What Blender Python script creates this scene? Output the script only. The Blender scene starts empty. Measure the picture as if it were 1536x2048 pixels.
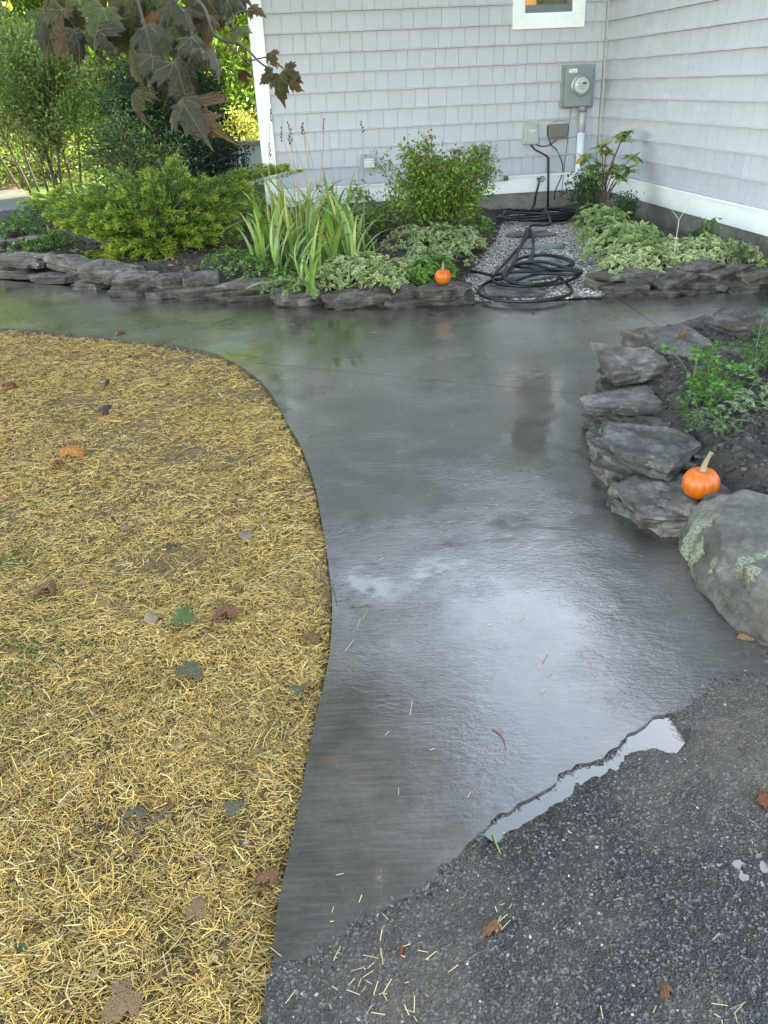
import bpy, bmesh, math, random
import numpy as np
from mathutils import Vector, Matrix, noise, geometry

rng = np.random.default_rng(11)
random.seed(7)
SC = bpy.context.scene
COL = SC.collection
RAD = math.radians

# ------------------------------------------------------------------ camera
H = 1.4
FPX = 1658.3                       # focal length in pixels of the 1536 x 2048 photograph
PITCH, ROLL, PSI = RAD(27.236), RAD(-2.678), RAD(6.771)
fw = np.array([0, math.cos(PITCH), -math.sin(PITCH)])
_rt = np.array([1.0, 0, 0]); _up = np.cross(_rt, fw)
rt = math.cos(ROLL)*_rt + math.sin(ROLL)*_up
up = -math.sin(ROLL)*_rt + math.cos(ROLL)*_up
CAM = np.array([0, 0, H])
cd = bpy.data.cameras.new('camera'); co = bpy.data.objects.new('camera', cd); COL.objects.link(co)
M = Matrix.Identity(4)
for i in range(3):
    M[i][0], M[i][1], M[i][2], M[i][3] = rt[i], up[i], -fw[i], CAM[i]
co.matrix_world = M
cd.sensor_fit = 'VERTICAL'; cd.sensor_height = 24; cd.lens = FPX/2048*24
cd.clip_start = 0.05; cd.clip_end = 600
SC.camera = co

# ------------------------------------------------------------------ sky, sun, exposure
SUN_EL, SUN_AZ = RAD(22), math.atan2(0.72, 0.70)      # azimuth from +x, towards the back right, behind the house
w = bpy.data.worlds.new('World'); SC.world = w; w.use_nodes = True
nt = w.node_tree; nt.nodes.clear()
N = nt.nodes.new; Lk = nt.links.new
out = N('ShaderNodeOutputWorld'); bg = N('ShaderNodeBackground'); sky = N('ShaderNodeTexSky')
sky.sky_type = 'NISHITA'; sky.sun_disc = False
sky.sun_elevation = SUN_EL; sky.sun_rotation = math.pi/2 - SUN_AZ
sky.air_density = 1.0; sky.dust_density = .7; sky.ozone_density = 1.3
tc = N('ShaderNodeTexCoord'); nz = N('ShaderNodeTexNoise'); nz.inputs['Scale'].default_value = 2.6
nz.inputs['Detail'].default_value = 6; nz.inputs['Roughness'].default_value = .55
cr = N('ShaderNodeValToRGB'); cr.color_ramp.elements[0].position = .40; cr.color_ramp.elements[1].position = .62
mx = N('ShaderNodeMix'); mx.data_type = 'RGBA'
bw = N('ShaderNodeRGBToBW'); Lk(sky.outputs[0], bw.inputs[0])
cl = N('ShaderNodeMix'); cl.data_type = 'RGBA'; cl.blend_type = 'MULTIPLY'; cl.inputs['Factor'].default_value = 1
cl.inputs['B'].default_value = (1.02, 1.28, 1.74, 1); Lk(bw.outputs[0], cl.inputs['A']); Lk(cl.outputs['Result'], mx.inputs['B'])
mul = N('ShaderNodeMath'); mul.operation = 'MULTIPLY_ADD'; mul.inputs[1].default_value = .40; mul.inputs[2].default_value = .06
Lk(tc.outputs['Generated'], nz.inputs['Vector']); Lk(nz.outputs['Fac'], cr.inputs['Fac'])
Lk(cr.outputs['Color'], mul.inputs[0]); Lk(mul.outputs[0], mx.inputs['Factor'])
Lk(sky.outputs[0], mx.inputs['A']); Lk(mx.outputs['Result'], bg.inputs['Color'])
bg.inputs['Strength'].default_value = 0.13
Lk(bg.outputs[0], out.inputs['Surface'])
sl = bpy.data.lights.new('sun', 'SUN'); sl.energy = 3.2; sl.angle = RAD(.6); sl.color = (1, .93, .82)
so = bpy.data.objects.new('sun', sl); COL.objects.link(so)
sd = Vector((math.cos(SUN_AZ)*math.cos(SUN_EL), math.sin(SUN_AZ)*math.cos(SUN_EL), math.sin(SUN_EL)))
so.rotation_euler = sd.to_track_quat('Z', 'Y').to_euler(); so.location = (8, 8, 12)
SC.view_settings.view_transform = 'Standard'; SC.view_settings.look = 'None'
SC.view_settings.gamma = 1; SC.view_settings.use_curve_mapping = False
SC.view_settings.exposure = 3.50
SC.view_settings.use_white_balance = True; SC.view_settings.white_balance_temperature = 8200; SC.view_settings.white_balance_tint = 10
SC.cycles.max_bounces = 8; SC.cycles.diffuse_bounces = 3; SC.cycles.glossy_bounces = 3
SC.cycles.transmission_bounces = 4; SC.cycles.transparent_max_bounces = 8
SC.cycles.use_denoising = True; SC.cycles.sample_clamp_indirect = 6

# ------------------------------------------------------------------ measuring helpers: where a point of the photo stands in the place
def G(x, y, z=0.0):
    d = fw*FPX + rt*(x-768) - up*(y-1024)
    return CAM + (z-H)/d[2]*d
def PD(x, y, depth):
    return CAM + (fw*FPX + rt*(x-768) - up*(y-1024))*(depth/FPX)
def onplane(x, y, P, n):
    d = fw*FPX + rt*(x-768) - up*(y-1024)
    return CAM + ((P-CAM)@n)/(d@n)*d
def depth_of(P): return float((np.asarray(P)-CAM)@fw)
def pix(P):
    v = np.asarray(P)-CAM; q = v@fw
    return 768+FPX*(v@rt)/q, 1024-FPX*(v@up)/q
U = np.array([math.cos(PSI), math.sin(PSI), 0]); V = np.array([-math.sin(PSI), math.cos(PSI), 0])
HU, HV = 3.945, 10.11                          # inner corner of the house
CORNER = HU*U + HV*V
def W(x, y, off=0.0):                         # back wall, house coordinates (x, z) at 'off' in front
    P = onplane(x, y, CORNER-off*V, V); q = P-CORNER
    return float(q@U), float(q[2])
def WR(x, y, off=0.0):                        # right wing wall, house coordinates (y, z)
    P = onplane(x, y, CORNER-off*U, U); q = P-CORNER
    return float(q@V), float(q[2])

# ------------------------------------------------------------------ object helpers
def link(o, parent=None):
    COL.objects.link(o)
    if parent is not None: o.parent = parent
    return o
def thing(name, label, cat, loc=(0, 0, 0), rz=0, group=None, rot=None):
    o = bpy.data.objects.new(name, None); COL.objects.link(o)
    o.empty_display_size = .05
    o.location = tuple(map(float, loc)); o.rotation_euler = rot if rot else (0, 0, rz)
    return tag(o, label, cat, group)
def tag(o, label, cat, group=None, kind=None):
    o['label'] = label; o['category'] = cat
    if group: o['group'] = group
    if kind: o['kind'] = kind
    return o
def struct(o):
    o['kind'] = 'structure'; return o
def mesh(name, Vv, F, mat=None, smooth=False, col=None, fcol=None):
    """Vv (n,3); F: list of arrays of faces (each (m,k)); col per vertex, fcol per face"""
    me = bpy.data.meshes.new(name)
    Vv = np.asarray(Vv, np.float32)
    if isinstance(F, np.ndarray): F = [F]
    F = [np.asarray(f, np.int32) for f in F if len(f)]
    me.vertices.add(len(Vv)); me.vertices.foreach_set('co', Vv.ravel())
    tot = sum(f.size for f in F); nf = sum(len(f) for f in F)
    me.loops.add(tot); me.polygons.add(nf)
    me.loops.foreach_set('vertex_index', np.concatenate([f.ravel() for f in F]))
    ls = np.concatenate([np.full(len(f), f.shape[1], np.int32) for f in F])
    st = np.concatenate([[0], np.cumsum(ls)[:-1]]).astype(np.int32)
    me.polygons.foreach_set('loop_start', st)
    me.polygons.foreach_set('use_smooth', np.full(nf, bool(smooth)))
    me.update(calc_edges=True)
    if col is not None:
        a = me.color_attributes.new('col', 'FLOAT_COLOR', 'POINT')
        c = np.ones((len(Vv), 4), np.float32); c[:, :3] = col
        a.data.foreach_set('color', c.ravel())
    if mat: me.materials.append(mat)
    return me
def obj(name, me, parent=None):
    o = bpy.data.objects.new(name, me)
    return link(o, parent)
class MB:
    """collects shapes into one mesh"""
    def __init__(s): s.V = []; s.Q = []; s.T = []; s.n = 0; s.C = []
    def add(s, v, q=None, t=None, col=None):
        v = np.asarray(v, float)
        if q is not None and len(q): s.Q.append(np.asarray(q)+s.n)
        if t is not None and len(t): s.T.append(np.asarray(t)+s.n)
        s.V.append(v); s.n += len(v)
        s.C.append(np.broadcast_to(np.asarray(col if col is not None else (1, 1, 1), float), (len(v), 3)))
        return s
    def box(s, x0, x1, y0, y1, z0, z1, b=0.0):
        if b <= 0:
            v = [(x, y, z) for z in (z0, z1) for y in (y0, y1) for x in (x0, x1)]
            q = [(0, 2, 3, 1), (4, 5, 7, 6), (0, 1, 5, 4), (2, 6, 7, 3), (0, 4, 6, 2), (1, 3, 7, 5)]
            return s.add(v, q)
        bm = bmesh.new(); bmesh.ops.create_cube(bm, size=1)
        for k in bm.verts:
            k.co = Vector(((x0+x1)/2+k.co.x*(x1-x0), (y0+y1)/2+k.co.y*(y1-y0), (z0+z1)/2+k.co.z*(z1-z0)))
        bmesh.ops.bevel(bm, geom=bm.edges[:], offset=b, segments=2, affect='EDGES', profile=.6)
        return s.bm(bm)
    def bm(s, bm):
        bm.verts.index_update()
        v = [tuple(k.co) for k in bm.verts]
        q = [[l.index for l in f.verts] for f in bm.faces if len(f.verts) == 4]
        bmesh.ops.triangulate(bm, faces=[f for f in bm.faces if len(f.verts) > 4])
        t = [[l.index for l in f.verts] for f in bm.faces if len(f.verts) == 3]
        bm.free()
        return s.add(v, q, t)
    def tube(s, pts, r, n=8, cap=True, col=None):
        pts = np.asarray(pts, float); m = len(pts)
        r = np.broadcast_to(np.asarray(r, float), (m,))
        T = np.gradient(pts, axis=0); T /= np.linalg.norm(T, axis=1)[:, None]+1e-12
        a = np.array([0, 0, 1.0]) if abs(T[0][2]) < .9 else np.array([1.0, 0, 0])
        vs = []
        A = np.cross(T[0], a); A /= np.linalg.norm(A)
        th = np.linspace(0, 2*math.pi, n, endpoint=False)
        for i in range(m):
            A = A - T[i]*(A@T[i]); A /= np.linalg.norm(A)+1e-12
            B = np.cross(T[i], A)
            vs.append(pts[i]+r[i]*(np.cos(th)[:, None]*A+np.sin(th)[:, None]*B))
        v = np.concatenate(vs)
        i = np.arange(m-1)[:, None]*n; j = np.arange(n)[None]; k = (j+1) % n
        q = np.stack([i+j, i+k, i+n+k, i+n+j], -1).reshape(-1, 4)
        t = []
        if cap:
            v = np.vstack([v, pts[0], pts[-1]]); c0, c1 = m*n, m*n+1
            t = [(c0, (x+1) % n, x) for x in range(n)]+[(c1, (m-1)*n+x, (m-1)*n+(x+1) % n) for x in range(n)]
        return s.add(v, q, t, col)
    def lathe(s, prof, axis='z', n=24, c=(0, 0, 0), col=None):
        th = np.linspace(0, 2*math.pi, n, endpoint=False); vs = []
        for r, z in prof:
            if axis == 'z': vs.append(np.stack([r*np.cos(th), r*np.sin(th), np.full(n, z)], 1))
            else: vs.append(np.stack([r*np.cos(th), np.full(n, z), r*np.sin(th)], 1))
        v = np.concatenate(vs)+np.array(c); m = len(prof)
        i = np.arange(m-1)[:, None]*n; j = np.arange(n)[None]; k = (j+1) % n
        q = np.stack([i+j, i+k, i+n+k, i+n+j], -1).reshape(-1, 4)
        return s.add(v, q, None, col)
    def build(s, name, mat, parent=None, smooth=False, cols=False, loc=None):
        Vv = np.concatenate(s.V); F = []
        if s.Q: F.append(np.concatenate(s.Q))
        if s.T: F.append(np.concatenate(s.T))
        me = mesh(name, Vv, F, mat, smooth, np.concatenate(s.C) if cols else None)
        return obj(name, me, parent)
def smooth_path(P, k=6):
    P = np.asarray(P, float); P = np.vstack([2*P[0]-P[1], P, 2*P[-1]-P[-2]]); o = []
    for i in range(1, len(P)-2):
        for t in np.linspace(0, 1, k, endpoint=False):
            a, b, c, d = P[i-1:i+3]
            o.append(.5*((2*b)+(-a+c)*t+(2*a-5*b+4*c-d)*t*t+(-a+3*b-3*c+d)*t**3))
    o.append(P[-2]); return np.array(o)
def inside(poly, X, Y):
    r = np.zeros(X.shape, bool); n = len(poly)
    for i in range(n):
        x0, y0 = poly[i][:2]; x1, y1 = poly[(i+1) % n][:2]
        c = ((y0 > Y) != (y1 > Y)) & (X < (x1-x0)*(Y-y0)/(y1-y0+1e-12)+x0)
        r ^= c
    return r
def dist_poly(poly, X, Y, closed=True):
    d = np.full(X.shape, 1e9); n = len(poly)
    for i in range(n if closed else n-1):
        a = np.array(poly[i][:2]); b = np.array(poly[(i+1) % n][:2]); ab = b-a
        t = np.clip(((X-a[0])*ab[0]+(Y-a[1])*ab[1])/(ab@ab+1e-12), 0, 1)
        d = np.minimum(d, np.hypot(X-a[0]-t*ab[0], Y-a[1]-t*ab[1]))
    return d
def gnoise(X, Y, s, seed=0, octv=4):
    """smooth numpy lattice noise, about -1..1"""
    r = np.random.default_rng(seed); tab = r.uniform(-1, 1, (256, 256)); o = 0; amp = 1; tot = 0
    for k in range(octv):
        x = X*s+17.3*k+100; y = Y*s+7.1*k+100
        xi = np.floor(x).astype(int); yi = np.floor(y).astype(int); fx = x-xi; fy = y-yi
        fx = fx*fx*(3-2*fx); fy = fy*fy*(3-2*fy)
        g = lambda a, b: tab[(xi+a) % 256, (yi+b) % 256]
        o = o+amp*((g(0, 0)*(1-fx)+g(1, 0)*fx)*(1-fy)+(g(0, 1)*(1-fx)+g(1, 1)*fx)*fy)
        tot += amp; amp *= .5; s *= 2.03
    return o/tot*1.5
def grid_in(poly, step, zf, margin=None):
    P = np.array([p[:2] for p in poly]); x0, y0 = P.min(0); x1, y1 = P.max(0)
    xs = np.arange(x0, x1+step, step); ys = np.arange(y0, y1+step, step)
    X, Y = np.meshgrid(xs, ys); Z = zf(X, Y)
    m = inside(poly, X, Y); c = m[:-1, :-1] | m[1:, :-1] | m[:-1, 1:] | m[1:, 1:]
    nx = len(xs); idx = np.arange(X.size).reshape(X.shape)
    q = np.stack([idx[:-1, :-1][c], idx[:-1, 1:][c], idx[1:, 1:][c], idx[1:, :-1][c]], -1)
    used = np.unique(q); rm = np.full(X.size, -1); rm[used] = np.arange(len(used))
    return np.stack([X.ravel(), Y.ravel(), Z.ravel()], 1)[used], rm[q]
def scatter(poly, n, wt=None):
    P = np.array([p[:2] for p in poly]); lo, hi = P.min(0), P.max(0); o = []; c = 0
    while c < n:
        q = rng.uniform(lo, hi, (n*2, 2)); m = inside(poly, q[:, 0], q[:, 1])
        if wt is not None: m &= rng.random(len(q)) < wt(q[:, 0], q[:, 1])
        o.append(q[m]); c += m.sum()
    return np.concatenate(o)[:n]

# ------------------------------------------------------------------ materials
def new_mat(name):
    m = bpy.data.materials.new(name); m.use_nodes = True
    t = m.node_tree; b = t.nodes['Principled BSDF']
    return m, t, b
def n_(t, typ, **kw):
    x = t.nodes.new(typ)
    for k, v in kw.items():
        if k in x.inputs: x.inputs[k].default_value = v
        else: setattr(x, k, v)
    return x
def coords(t, scale=(1, 1, 1), kind='Object', rot=(0, 0, 0)):
    tc = n_(t, 'ShaderNodeTexCoord'); mp = n_(t, 'ShaderNodeMapping')
    mp.inputs['Scale'].default_value = scale; mp.inputs['Rotation'].default_value = rot
    t.links.new(tc.outputs[kind], mp.inputs['Vector']); return mp.outputs[0]
def noise_(t, vec, scale, detail=5, rough=.55, dist=0):
    x = n_(t, 'ShaderNodeTexNoise'); x.inputs['Scale'].default_value = scale; x.inputs['Detail'].default_value = detail
    x.inputs['Roughness'].default_value = rough; x.inputs['Distortion'].default_value = dist
    t.links.new(vec, x.inputs['Vector']); return x.outputs['Fac']
def ramp(t, fac, stops):
    r = n_(t, 'ShaderNodeValToRGB'); e = r.color_ramp.elements
    while len(e) < len(stops): e.new(.5)
    for k, (p, c) in enumerate(stops):
        e[k].position = p; e[k].color = (*c, 1) if len(c) == 3 else c
    t.links.new(fac, r.inputs['Fac']); return r.outputs['Color']
def g3(v): return (v, v, v)
def mixc(t, fac, a, b, mode='MIX'):
    m = n_(t, 'ShaderNodeMix'); m.data_type = 'RGBA'; m.blend_type = mode
    for key, val in (('Factor', fac), ('A', a), ('B', b)):
        if hasattr(val, 'links') or hasattr(val, 'is_output'): t.links.new(val, m.inputs[key])
        elif key == 'Factor': m.inputs[key].default_value = val
        else: m.inputs[key].default_value = (*val, 1)
    return m.outputs['Result']
def math_(t, op, a, b=0, c=0):
    m = n_(t, 'ShaderNodeMath'); m.operation = op
    for k, val in enumerate((a, b, c)):
        if hasattr(val, 'is_output'): t.links.new(val, m.inputs[k])
        else: m.inputs[k].default_value = val
    return m.outputs[0]
def bump(t, b, h, strength=.3, dist=.01, prev=None):
    x = n_(t, 'ShaderNodeBump'); x.inputs['Strength'].default_value = strength; x.inputs['Distance'].default_value = dist
    t.links.new(h, x.inputs['Height'])
    if prev is not None: t.links.new(prev, x.inputs['Normal'])
    t.links.new(x.outputs[0], b.inputs['Normal']); return x.outputs[0]
def attr(t, name='col'):
    a = n_(t, 'ShaderNodeAttribute'); a.attribute_name = name; return a.outputs['Color']

def flat_mat(name, c, rough=.5, metal=0, spec=.5, bscale=40, bstr=.1, vary=.12):
    m, t, b = new_mat(name)
    v = coords(t); f = noise_(t, v, bscale, 5)
    lo = tuple(x*(1-vary) for x in c); hi = tuple(min(1, x*(1+vary)) for x in c)
    t.links.new(ramp(t, noise_(t, v, bscale*.15, 6), [(.3, lo), (.7, hi)]), b.inputs['Base Color'])
    b.inputs['Roughness'].default_value = rough; b.inputs['Metallic'].default_value = metal
    b.inputs['Specular IOR Level'].default_value = spec
    bump(t, b, f, bstr, .003); return m
def leaf_mat(name, trans=.35, rough=.5, spec=.35):
    m, t, b = new_mat(name); c = attr(t)
    v = coords(t); c2 = mixc(t, .35, c, ramp(t, noise_(t, v, 60, 3), [(.3, g3(.45)), (.7, g3(1.25))]), 'MULTIPLY')
    t.links.new(c2, b.inputs['Base Color']); b.inputs['Roughness'].default_value = rough
    b.inputs['Specular IOR Level'].default_value = spec
    tr = n_(t, 'ShaderNodeBsdfTranslucent'); t.links.new(c2, tr.inputs['Color'])
    mxs = n_(t, 'ShaderNodeMixShader'); mxs.inputs[0].default_value = trans
    t.links.new(b.outputs[0], mxs.inputs[1]); t.links.new(tr.outputs[0], mxs.inputs[2])
    t.links.new(mxs.outputs[0], t.nodes['Material Output'].inputs['Surface'])
    return m
LEAF = leaf_mat('leaf'); LEAFG = leaf_mat('leaf_glossy', .2, .32, .5); DRY = leaf_mat('dry_leaf', .2, .55, .3)
def col_mat(name, rough=.6, bs=200, bstr=.2, spec=.4):
    m, t, b = new_mat(name); t.links.new(attr(t), b.inputs['Base Color']); b.inputs['Roughness'].default_value = rough
    b.inputs['Specular IOR Level'].default_value = spec
    bump(t, b, noise_(t, coords(t), bs, 3), bstr, .002); return m
STRAW = col_mat('straw', .42, 300, .1, .5); PEB = col_mat('pebble', .55, 400, .3); APEB = col_mat('wet_pebble', .22, 400, .3, .6)
BARK = flat_mat('bark', (.085, .065, .045), .85, bscale=30, bstr=.6, vary=.4)
TWIG = flat_mat('twig', (.10, .065, .045), .7, bscale=60, bstr=.4, vary=.4)

# wet concrete
def concrete_mat():
    m, t, b = new_mat('wet_concrete'); v = coords(t, kind='Object')
    big = noise_(t, v, 1.1, 6, .6, .6); mid = noise_(t, v, 5, 6, .6); fine = noise_(t, v, 90, 4, .7)
    brm = noise_(t, coords(t, (3.0, 34, 1), rot=(0, 0, .12)), 3, 5, .6)        # broom marks across the path
    c = ramp(t, big, [(.30, (.046, .041, .034)), (.5, (.071, .064, .054)), (.70, (.106, .097, .083))])
    c = mixc(t, .55, c, ramp(t, mid, [(.34, g3(.55)), (.66, g3(1.4))]), 'MULTIPLY')
    c = mixc(t, .6, c, ramp(t, brm, [(.35, g3(.66)), (.65, g3(1.3))]), 'MULTIPLY')
    c = mixc(t, .25, c, ramp(t, fine, [(.35, g3(.6)), (.65, g3(1.3))]), 'MULTIPLY')
    # rust stain with its own shape
    P = G(665, 1520)
    mp = n_(t, 'ShaderNodeMapping'); tc = n_(t, 'ShaderNodeTexCoord'); t.links.new(tc.outputs['Object'], mp.inputs['Vector'])
    mp.inputs['Location'].default_value = (-P[0]*14, -P[1]*38, 0); mp.inputs['Scale'].default_value = (14, 38, 0)
    ln = n_(t, 'ShaderNodeVectorMath'); ln.operation = 'LENGTH'; t.links.new(mp.outputs[0], ln.inputs[0])
    f = math_(t, 'MULTIPLY', ramp(t, math_(t, 'MULTIPLY_ADD', noise_(t, v, 25, 4), .8, ln.outputs['Value']), [(.4, g3(1)), (1.3, g3(0))]), .7)
    c = mixc(t, f, c, (.13, .068, .025))
    t.links.new(c, b.inputs['Base Color'])
    # film of water: thick in places
    film = noise_(t, v, .85, 5, .55, .5); film2 = noise_(t, v, 14, 5, .65)
    fm = math_(t, 'MULTIPLY_ADD', film2, .22, film)
    r = ramp(t, fm, [(.47, g3(.40)), (.60, g3(.26)), (.70, g3(.13))])
    t.links.new(r, b.inputs['Roughness']); b.inputs['Specular IOR Level'].default_value = .22
    b.inputs['Coat Weight'].default_value = 1.0; t.links.new(ramp(t, fm, [(.40, g3(.24)), (.50, g3(.09)), (.60, g3(.025))]), b.inputs['Coat Roughness']); b.inputs['Coat IOR'].default_value = 1.58
    rip0 = noise_(t, coords(t, (1, 2.4, 1), rot=(0, 0, .5)), 34, 4, .6, .6); rmask = ramp(t, noise_(t, v, 1.9, 4, .6), [(.40, g3(.06)), (.62, g3(1))])
    rip = math_(t, 'MULTIPLY_ADD', noise_(t, v, 3.5, 2, .5), 1.6, math_(t, 'MULTIPLY', math_(t, 'MULTIPLY_ADD', noise_(t, coords(t, (1, 1.6, 1), rot=(0, 0, .8)), 95, 3, .6), .5, rip0), rmask))
    n1 = bump(t, b, rip, .13, .012)
    n2 = bump(t, b, brm, .12, .006, n1); n3 = bump(t, b, fine, .12, .003, n2)
    x = n_(t, 'ShaderNodeBump'); x.inputs['Strength'].default_value = .15; x.inputs['Distance'].default_value = .010
    t.links.new(rip, x.inputs['Height']); t.links.new(x.outputs[0], b.inputs['Coat Normal'])
    return m
CONC = concrete_mat()
def foundation_mat():
    m, t, b = new_mat('old_concrete'); v = coords(t)
    c = ramp(t, noise_(t, v, 3.5, 8, .7), [(.3, (.15, .135, .115)), (.5, (.23, .21, .185)), (.72, (.31, .29, .26))])
    c = mixc(t, .4, c, ramp(t, noise_(t, v, 60, 4), [(.3, g3(.6)), (.7, g3(1.2))]), 'MULTIPLY')
    t.links.new(c, b.inputs['Base Color']); b.inputs['Roughness'].default_value = .9
    bump(t, b, noise_(t, v, 50, 6, .7), .5, .006); return m
FOUND = foundation_mat()
def asphalt_mat():
    m, t, b = new_mat('wet_asphalt'); v = coords(t)
    vo = n_(t, 'ShaderNodeTexVoronoi'); vo.inputs['Scale'].default_value = 210; t.links.new(v, vo.inputs['Vector'])
    hsv = n_(t, 'ShaderNodeSeparateColor'); t.links.new(vo.outputs['Color'], hsv.inputs[0])
    stone = ramp(t, hsv.outputs[0], [(.0, (.007, .006, .005)), (.6, (.018, .0155, .0125)), (.84, (.045, .039, .031)), (.97, (.15, .13, .11))])
    dirt = noise_(t, v, 1.6, 6, .65, .4)
    dm = ramp(t, dirt, [(.43, g3(0)), (.61, g3(.95))])
    c = mixc(t, math_(t, 'MULTIPLY', dm, .6), stone, (.14, .105, .076))
    t.links.new(c, b.inputs['Base Color'])
    t.links.new(ramp(t, noise_(t, v, 9, 5), [(.35, g3(.16)), (.7, g3(.45))]), b.inputs['Roughness'])
    n1 = bump(t, b, vo.outputs['Distance'], .5, .005)
    bump(t, b, noise_(t, v, 320, 3), .4, .003, n1); return m
ASPH = asphalt_mat()
def soil_mat(name, a, b_, c_, sc=18):
    m, t, b = new_mat(name); v = coords(t)
    c = ramp(t, noise_(t, v, sc, 8, .7), [(.3, a), (.5, b_), (.72, c_)])
    t.links.new(c, b.inputs['Base Color']); b.inputs['Roughness'].default_value = .85
    bump(t, b, noise_(t, v, sc*3, 6, .7), .7, .012); return m
SOIL = soil_mat('dark_soil', (.018, .014, .011), (.038, .030, .023), (.075, .058, .043))
SSOIL = soil_mat('straw_soil', (.06, .036, .013), (.16, .10, .033), (.32, .21, .07), 34)
LAWN = soil_mat('lawn', (.05, .10, .012), (.09, .17, .02), (.15, .23, .035), 6)
GBASE = soil_mat('gravel_base', (.05, .045, .04), (.13, .12, .105), (.24, .22, .20), 60)
def stone_mat(name, lo, md, hi, brown=(.10, .07, .045), lichen=0.0, rough=.55):
    m, t, b = new_mat(name)
    oi = n_(t, 'ShaderNodeObjectInfo'); tc = n_(t, 'ShaderNodeTexCoord')
    ad = n_(t, 'ShaderNodeVectorMath'); ad.operation = 'MULTIPLY_ADD'
    t.links.new(oi.outputs['Random'], ad.inputs[0]); ad.inputs[1].default_value = (31, 17, 53); t.links.new(tc.outputs['Object'], ad.inputs[2])
    v = ad.outputs[0]
    ms = n_(t, 'ShaderNodeMapping'); ms.inputs['Scale'].default_value = (1, 1, 9); t.links.new(v, ms.inputs['Vector']); vs = ms.outputs[0]
    c = ramp(t, noise_(t, v, 7, 8, .68, .6), [(.34, lo), (.5, md), (.66, hi)])
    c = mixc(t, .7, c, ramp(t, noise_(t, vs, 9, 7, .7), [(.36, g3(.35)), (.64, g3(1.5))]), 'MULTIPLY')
    c = mixc(t, .5, c, ramp(t, noise_(t, v, 45, 5, .7), [(.36, g3(.5)), (.64, g3(1.4))]), 'MULTIPLY')
    c = mixc(t, ramp(t, noise_(t, v, 4.1, 6, .6), [(.5, g3(0)), (.66, g3(.55))]), c, brown)
    c = mixc(t, .3, c, ramp(t, oi.outputs['Random'], [(0, (.7, .68, .68)), (1, (1.35, 1.25, 1.2))]), 'MULTIPLY')
    # pale veins and crust: crevice shade contrast painted into the colour
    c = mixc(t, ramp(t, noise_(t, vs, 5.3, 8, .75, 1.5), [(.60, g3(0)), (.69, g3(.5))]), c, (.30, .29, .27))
    if lichen:
        lm = ramp(t, noise_(t, v, 6.0, 9, .72, .3), [(.62-lichen*.05, g3(0)), (.635-lichen*.05, g3(.85))])
        c = mixc(t, lm, c, (.27, .33, .22))
    t.links.new(c, b.inputs['Base Color'])
    t.links.new(ramp(t, noise_(t, v, 11, 5), [(.3, g3(rough-.18)), (.7, g3(rough+.2))]), b.inputs['Roughness'])
    n1 = bump(t, b, noise_(t, vs, 7, 8, .75), 1.0, .05); n2 = bump(t, b, noise_(t, v, 22, 8, .78), 1.0, .025, n1)
    bump(t, b, noise_(t, v, 110, 4, .7), .6, .006, n2)
    return m
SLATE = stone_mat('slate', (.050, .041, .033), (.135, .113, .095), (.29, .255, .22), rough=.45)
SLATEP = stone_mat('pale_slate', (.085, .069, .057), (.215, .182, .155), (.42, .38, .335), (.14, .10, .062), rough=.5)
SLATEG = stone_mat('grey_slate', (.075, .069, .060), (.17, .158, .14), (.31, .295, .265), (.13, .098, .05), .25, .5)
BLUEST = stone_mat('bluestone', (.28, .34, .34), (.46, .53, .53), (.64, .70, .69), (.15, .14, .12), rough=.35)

def siding_mat():
    m, t, b = new_mat('painted_shingle')
    oi = n_(t, 'ShaderNodeObjectInfo'); v = coords(t, (40, 1, 2.2)); v2 = coords(t)
    rnd = ramp(t, oi.outputs['Random'], [(0, (.455, .455, .495)), (1, (.48, .48, .515))])
    c = mixc(t, .5, rnd, ramp(t, noise_(t, v, 5, 5, .6), [(.34, g3(.78)), (.66, g3(1.08))]), 'MULTIPLY')
    c = mixc(t, .6, c, ramp(t, noise_(t, coords(t, kind='Object'), 2.0, 5), [(.3, g3(.9)), (.7, g3(1.06))]), 'MULTIPLY')
    t.links.new(c, b.inputs['Base Color']); b.inputs['Roughness'].default_value = .55
    bump(t, b, noise_(t, v, 5, 4, .6), .5, .004); return m
SIDING = siding_mat()
def white_mat():
    m, t, b = new_mat('white_trim'); v = coords(t)
    c = ramp(t, noise_(t, v, 2.5, 8, .7), [(.3, (.76, .76, .75)), (.6, (.86, .86, .85)), (.8, (.80, .79, .77))])
    t.links.new(c, b.inputs['Base Color']); b.inputs['Roughness'].default_value = .45
    bump(t, b, noise_(t, coords(t, (3, 3, 30)), 6, 4), .06, .003); return m
WHITE = white_mat()
SIDTRIM = flat_mat('grey_trim', (.40, .39, .38), .6)
ROOFM = flat_mat('roof_shingle', (.06, .06, .065), .9, bscale=20, bstr=.6)
GREYM = flat_mat('grey_metal', (.20, .225, .23), .42, .15, .5, 25, .05, .10)
GREYP = flat_mat('grey_plastic', (.36, .385, .375), .45)
TANP = flat_mat('taupe_plastic', (.15, .138, .118), .5)
PVC = flat_mat('grey_pvc', (.32, .345, .35), .4)
PVCP = flat_mat('pale_pvc', (.60, .65, .68), .4)
BLACKR = flat_mat('black_rubber', (.008, .009, .010), .42, spec=.5, bscale=80, bstr=.15)
BLACKC = flat_mat('black_cable', (.015, .015, .016), .5)
BRASS = flat_mat('aged_brass', (.16, .14, .11), .5, .6)
PAPER = flat_mat('paper_label', (.72, .72, .72), .6)
DARKP = flat_mat('dark_print', (.05, .06, .06), .4)

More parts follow.
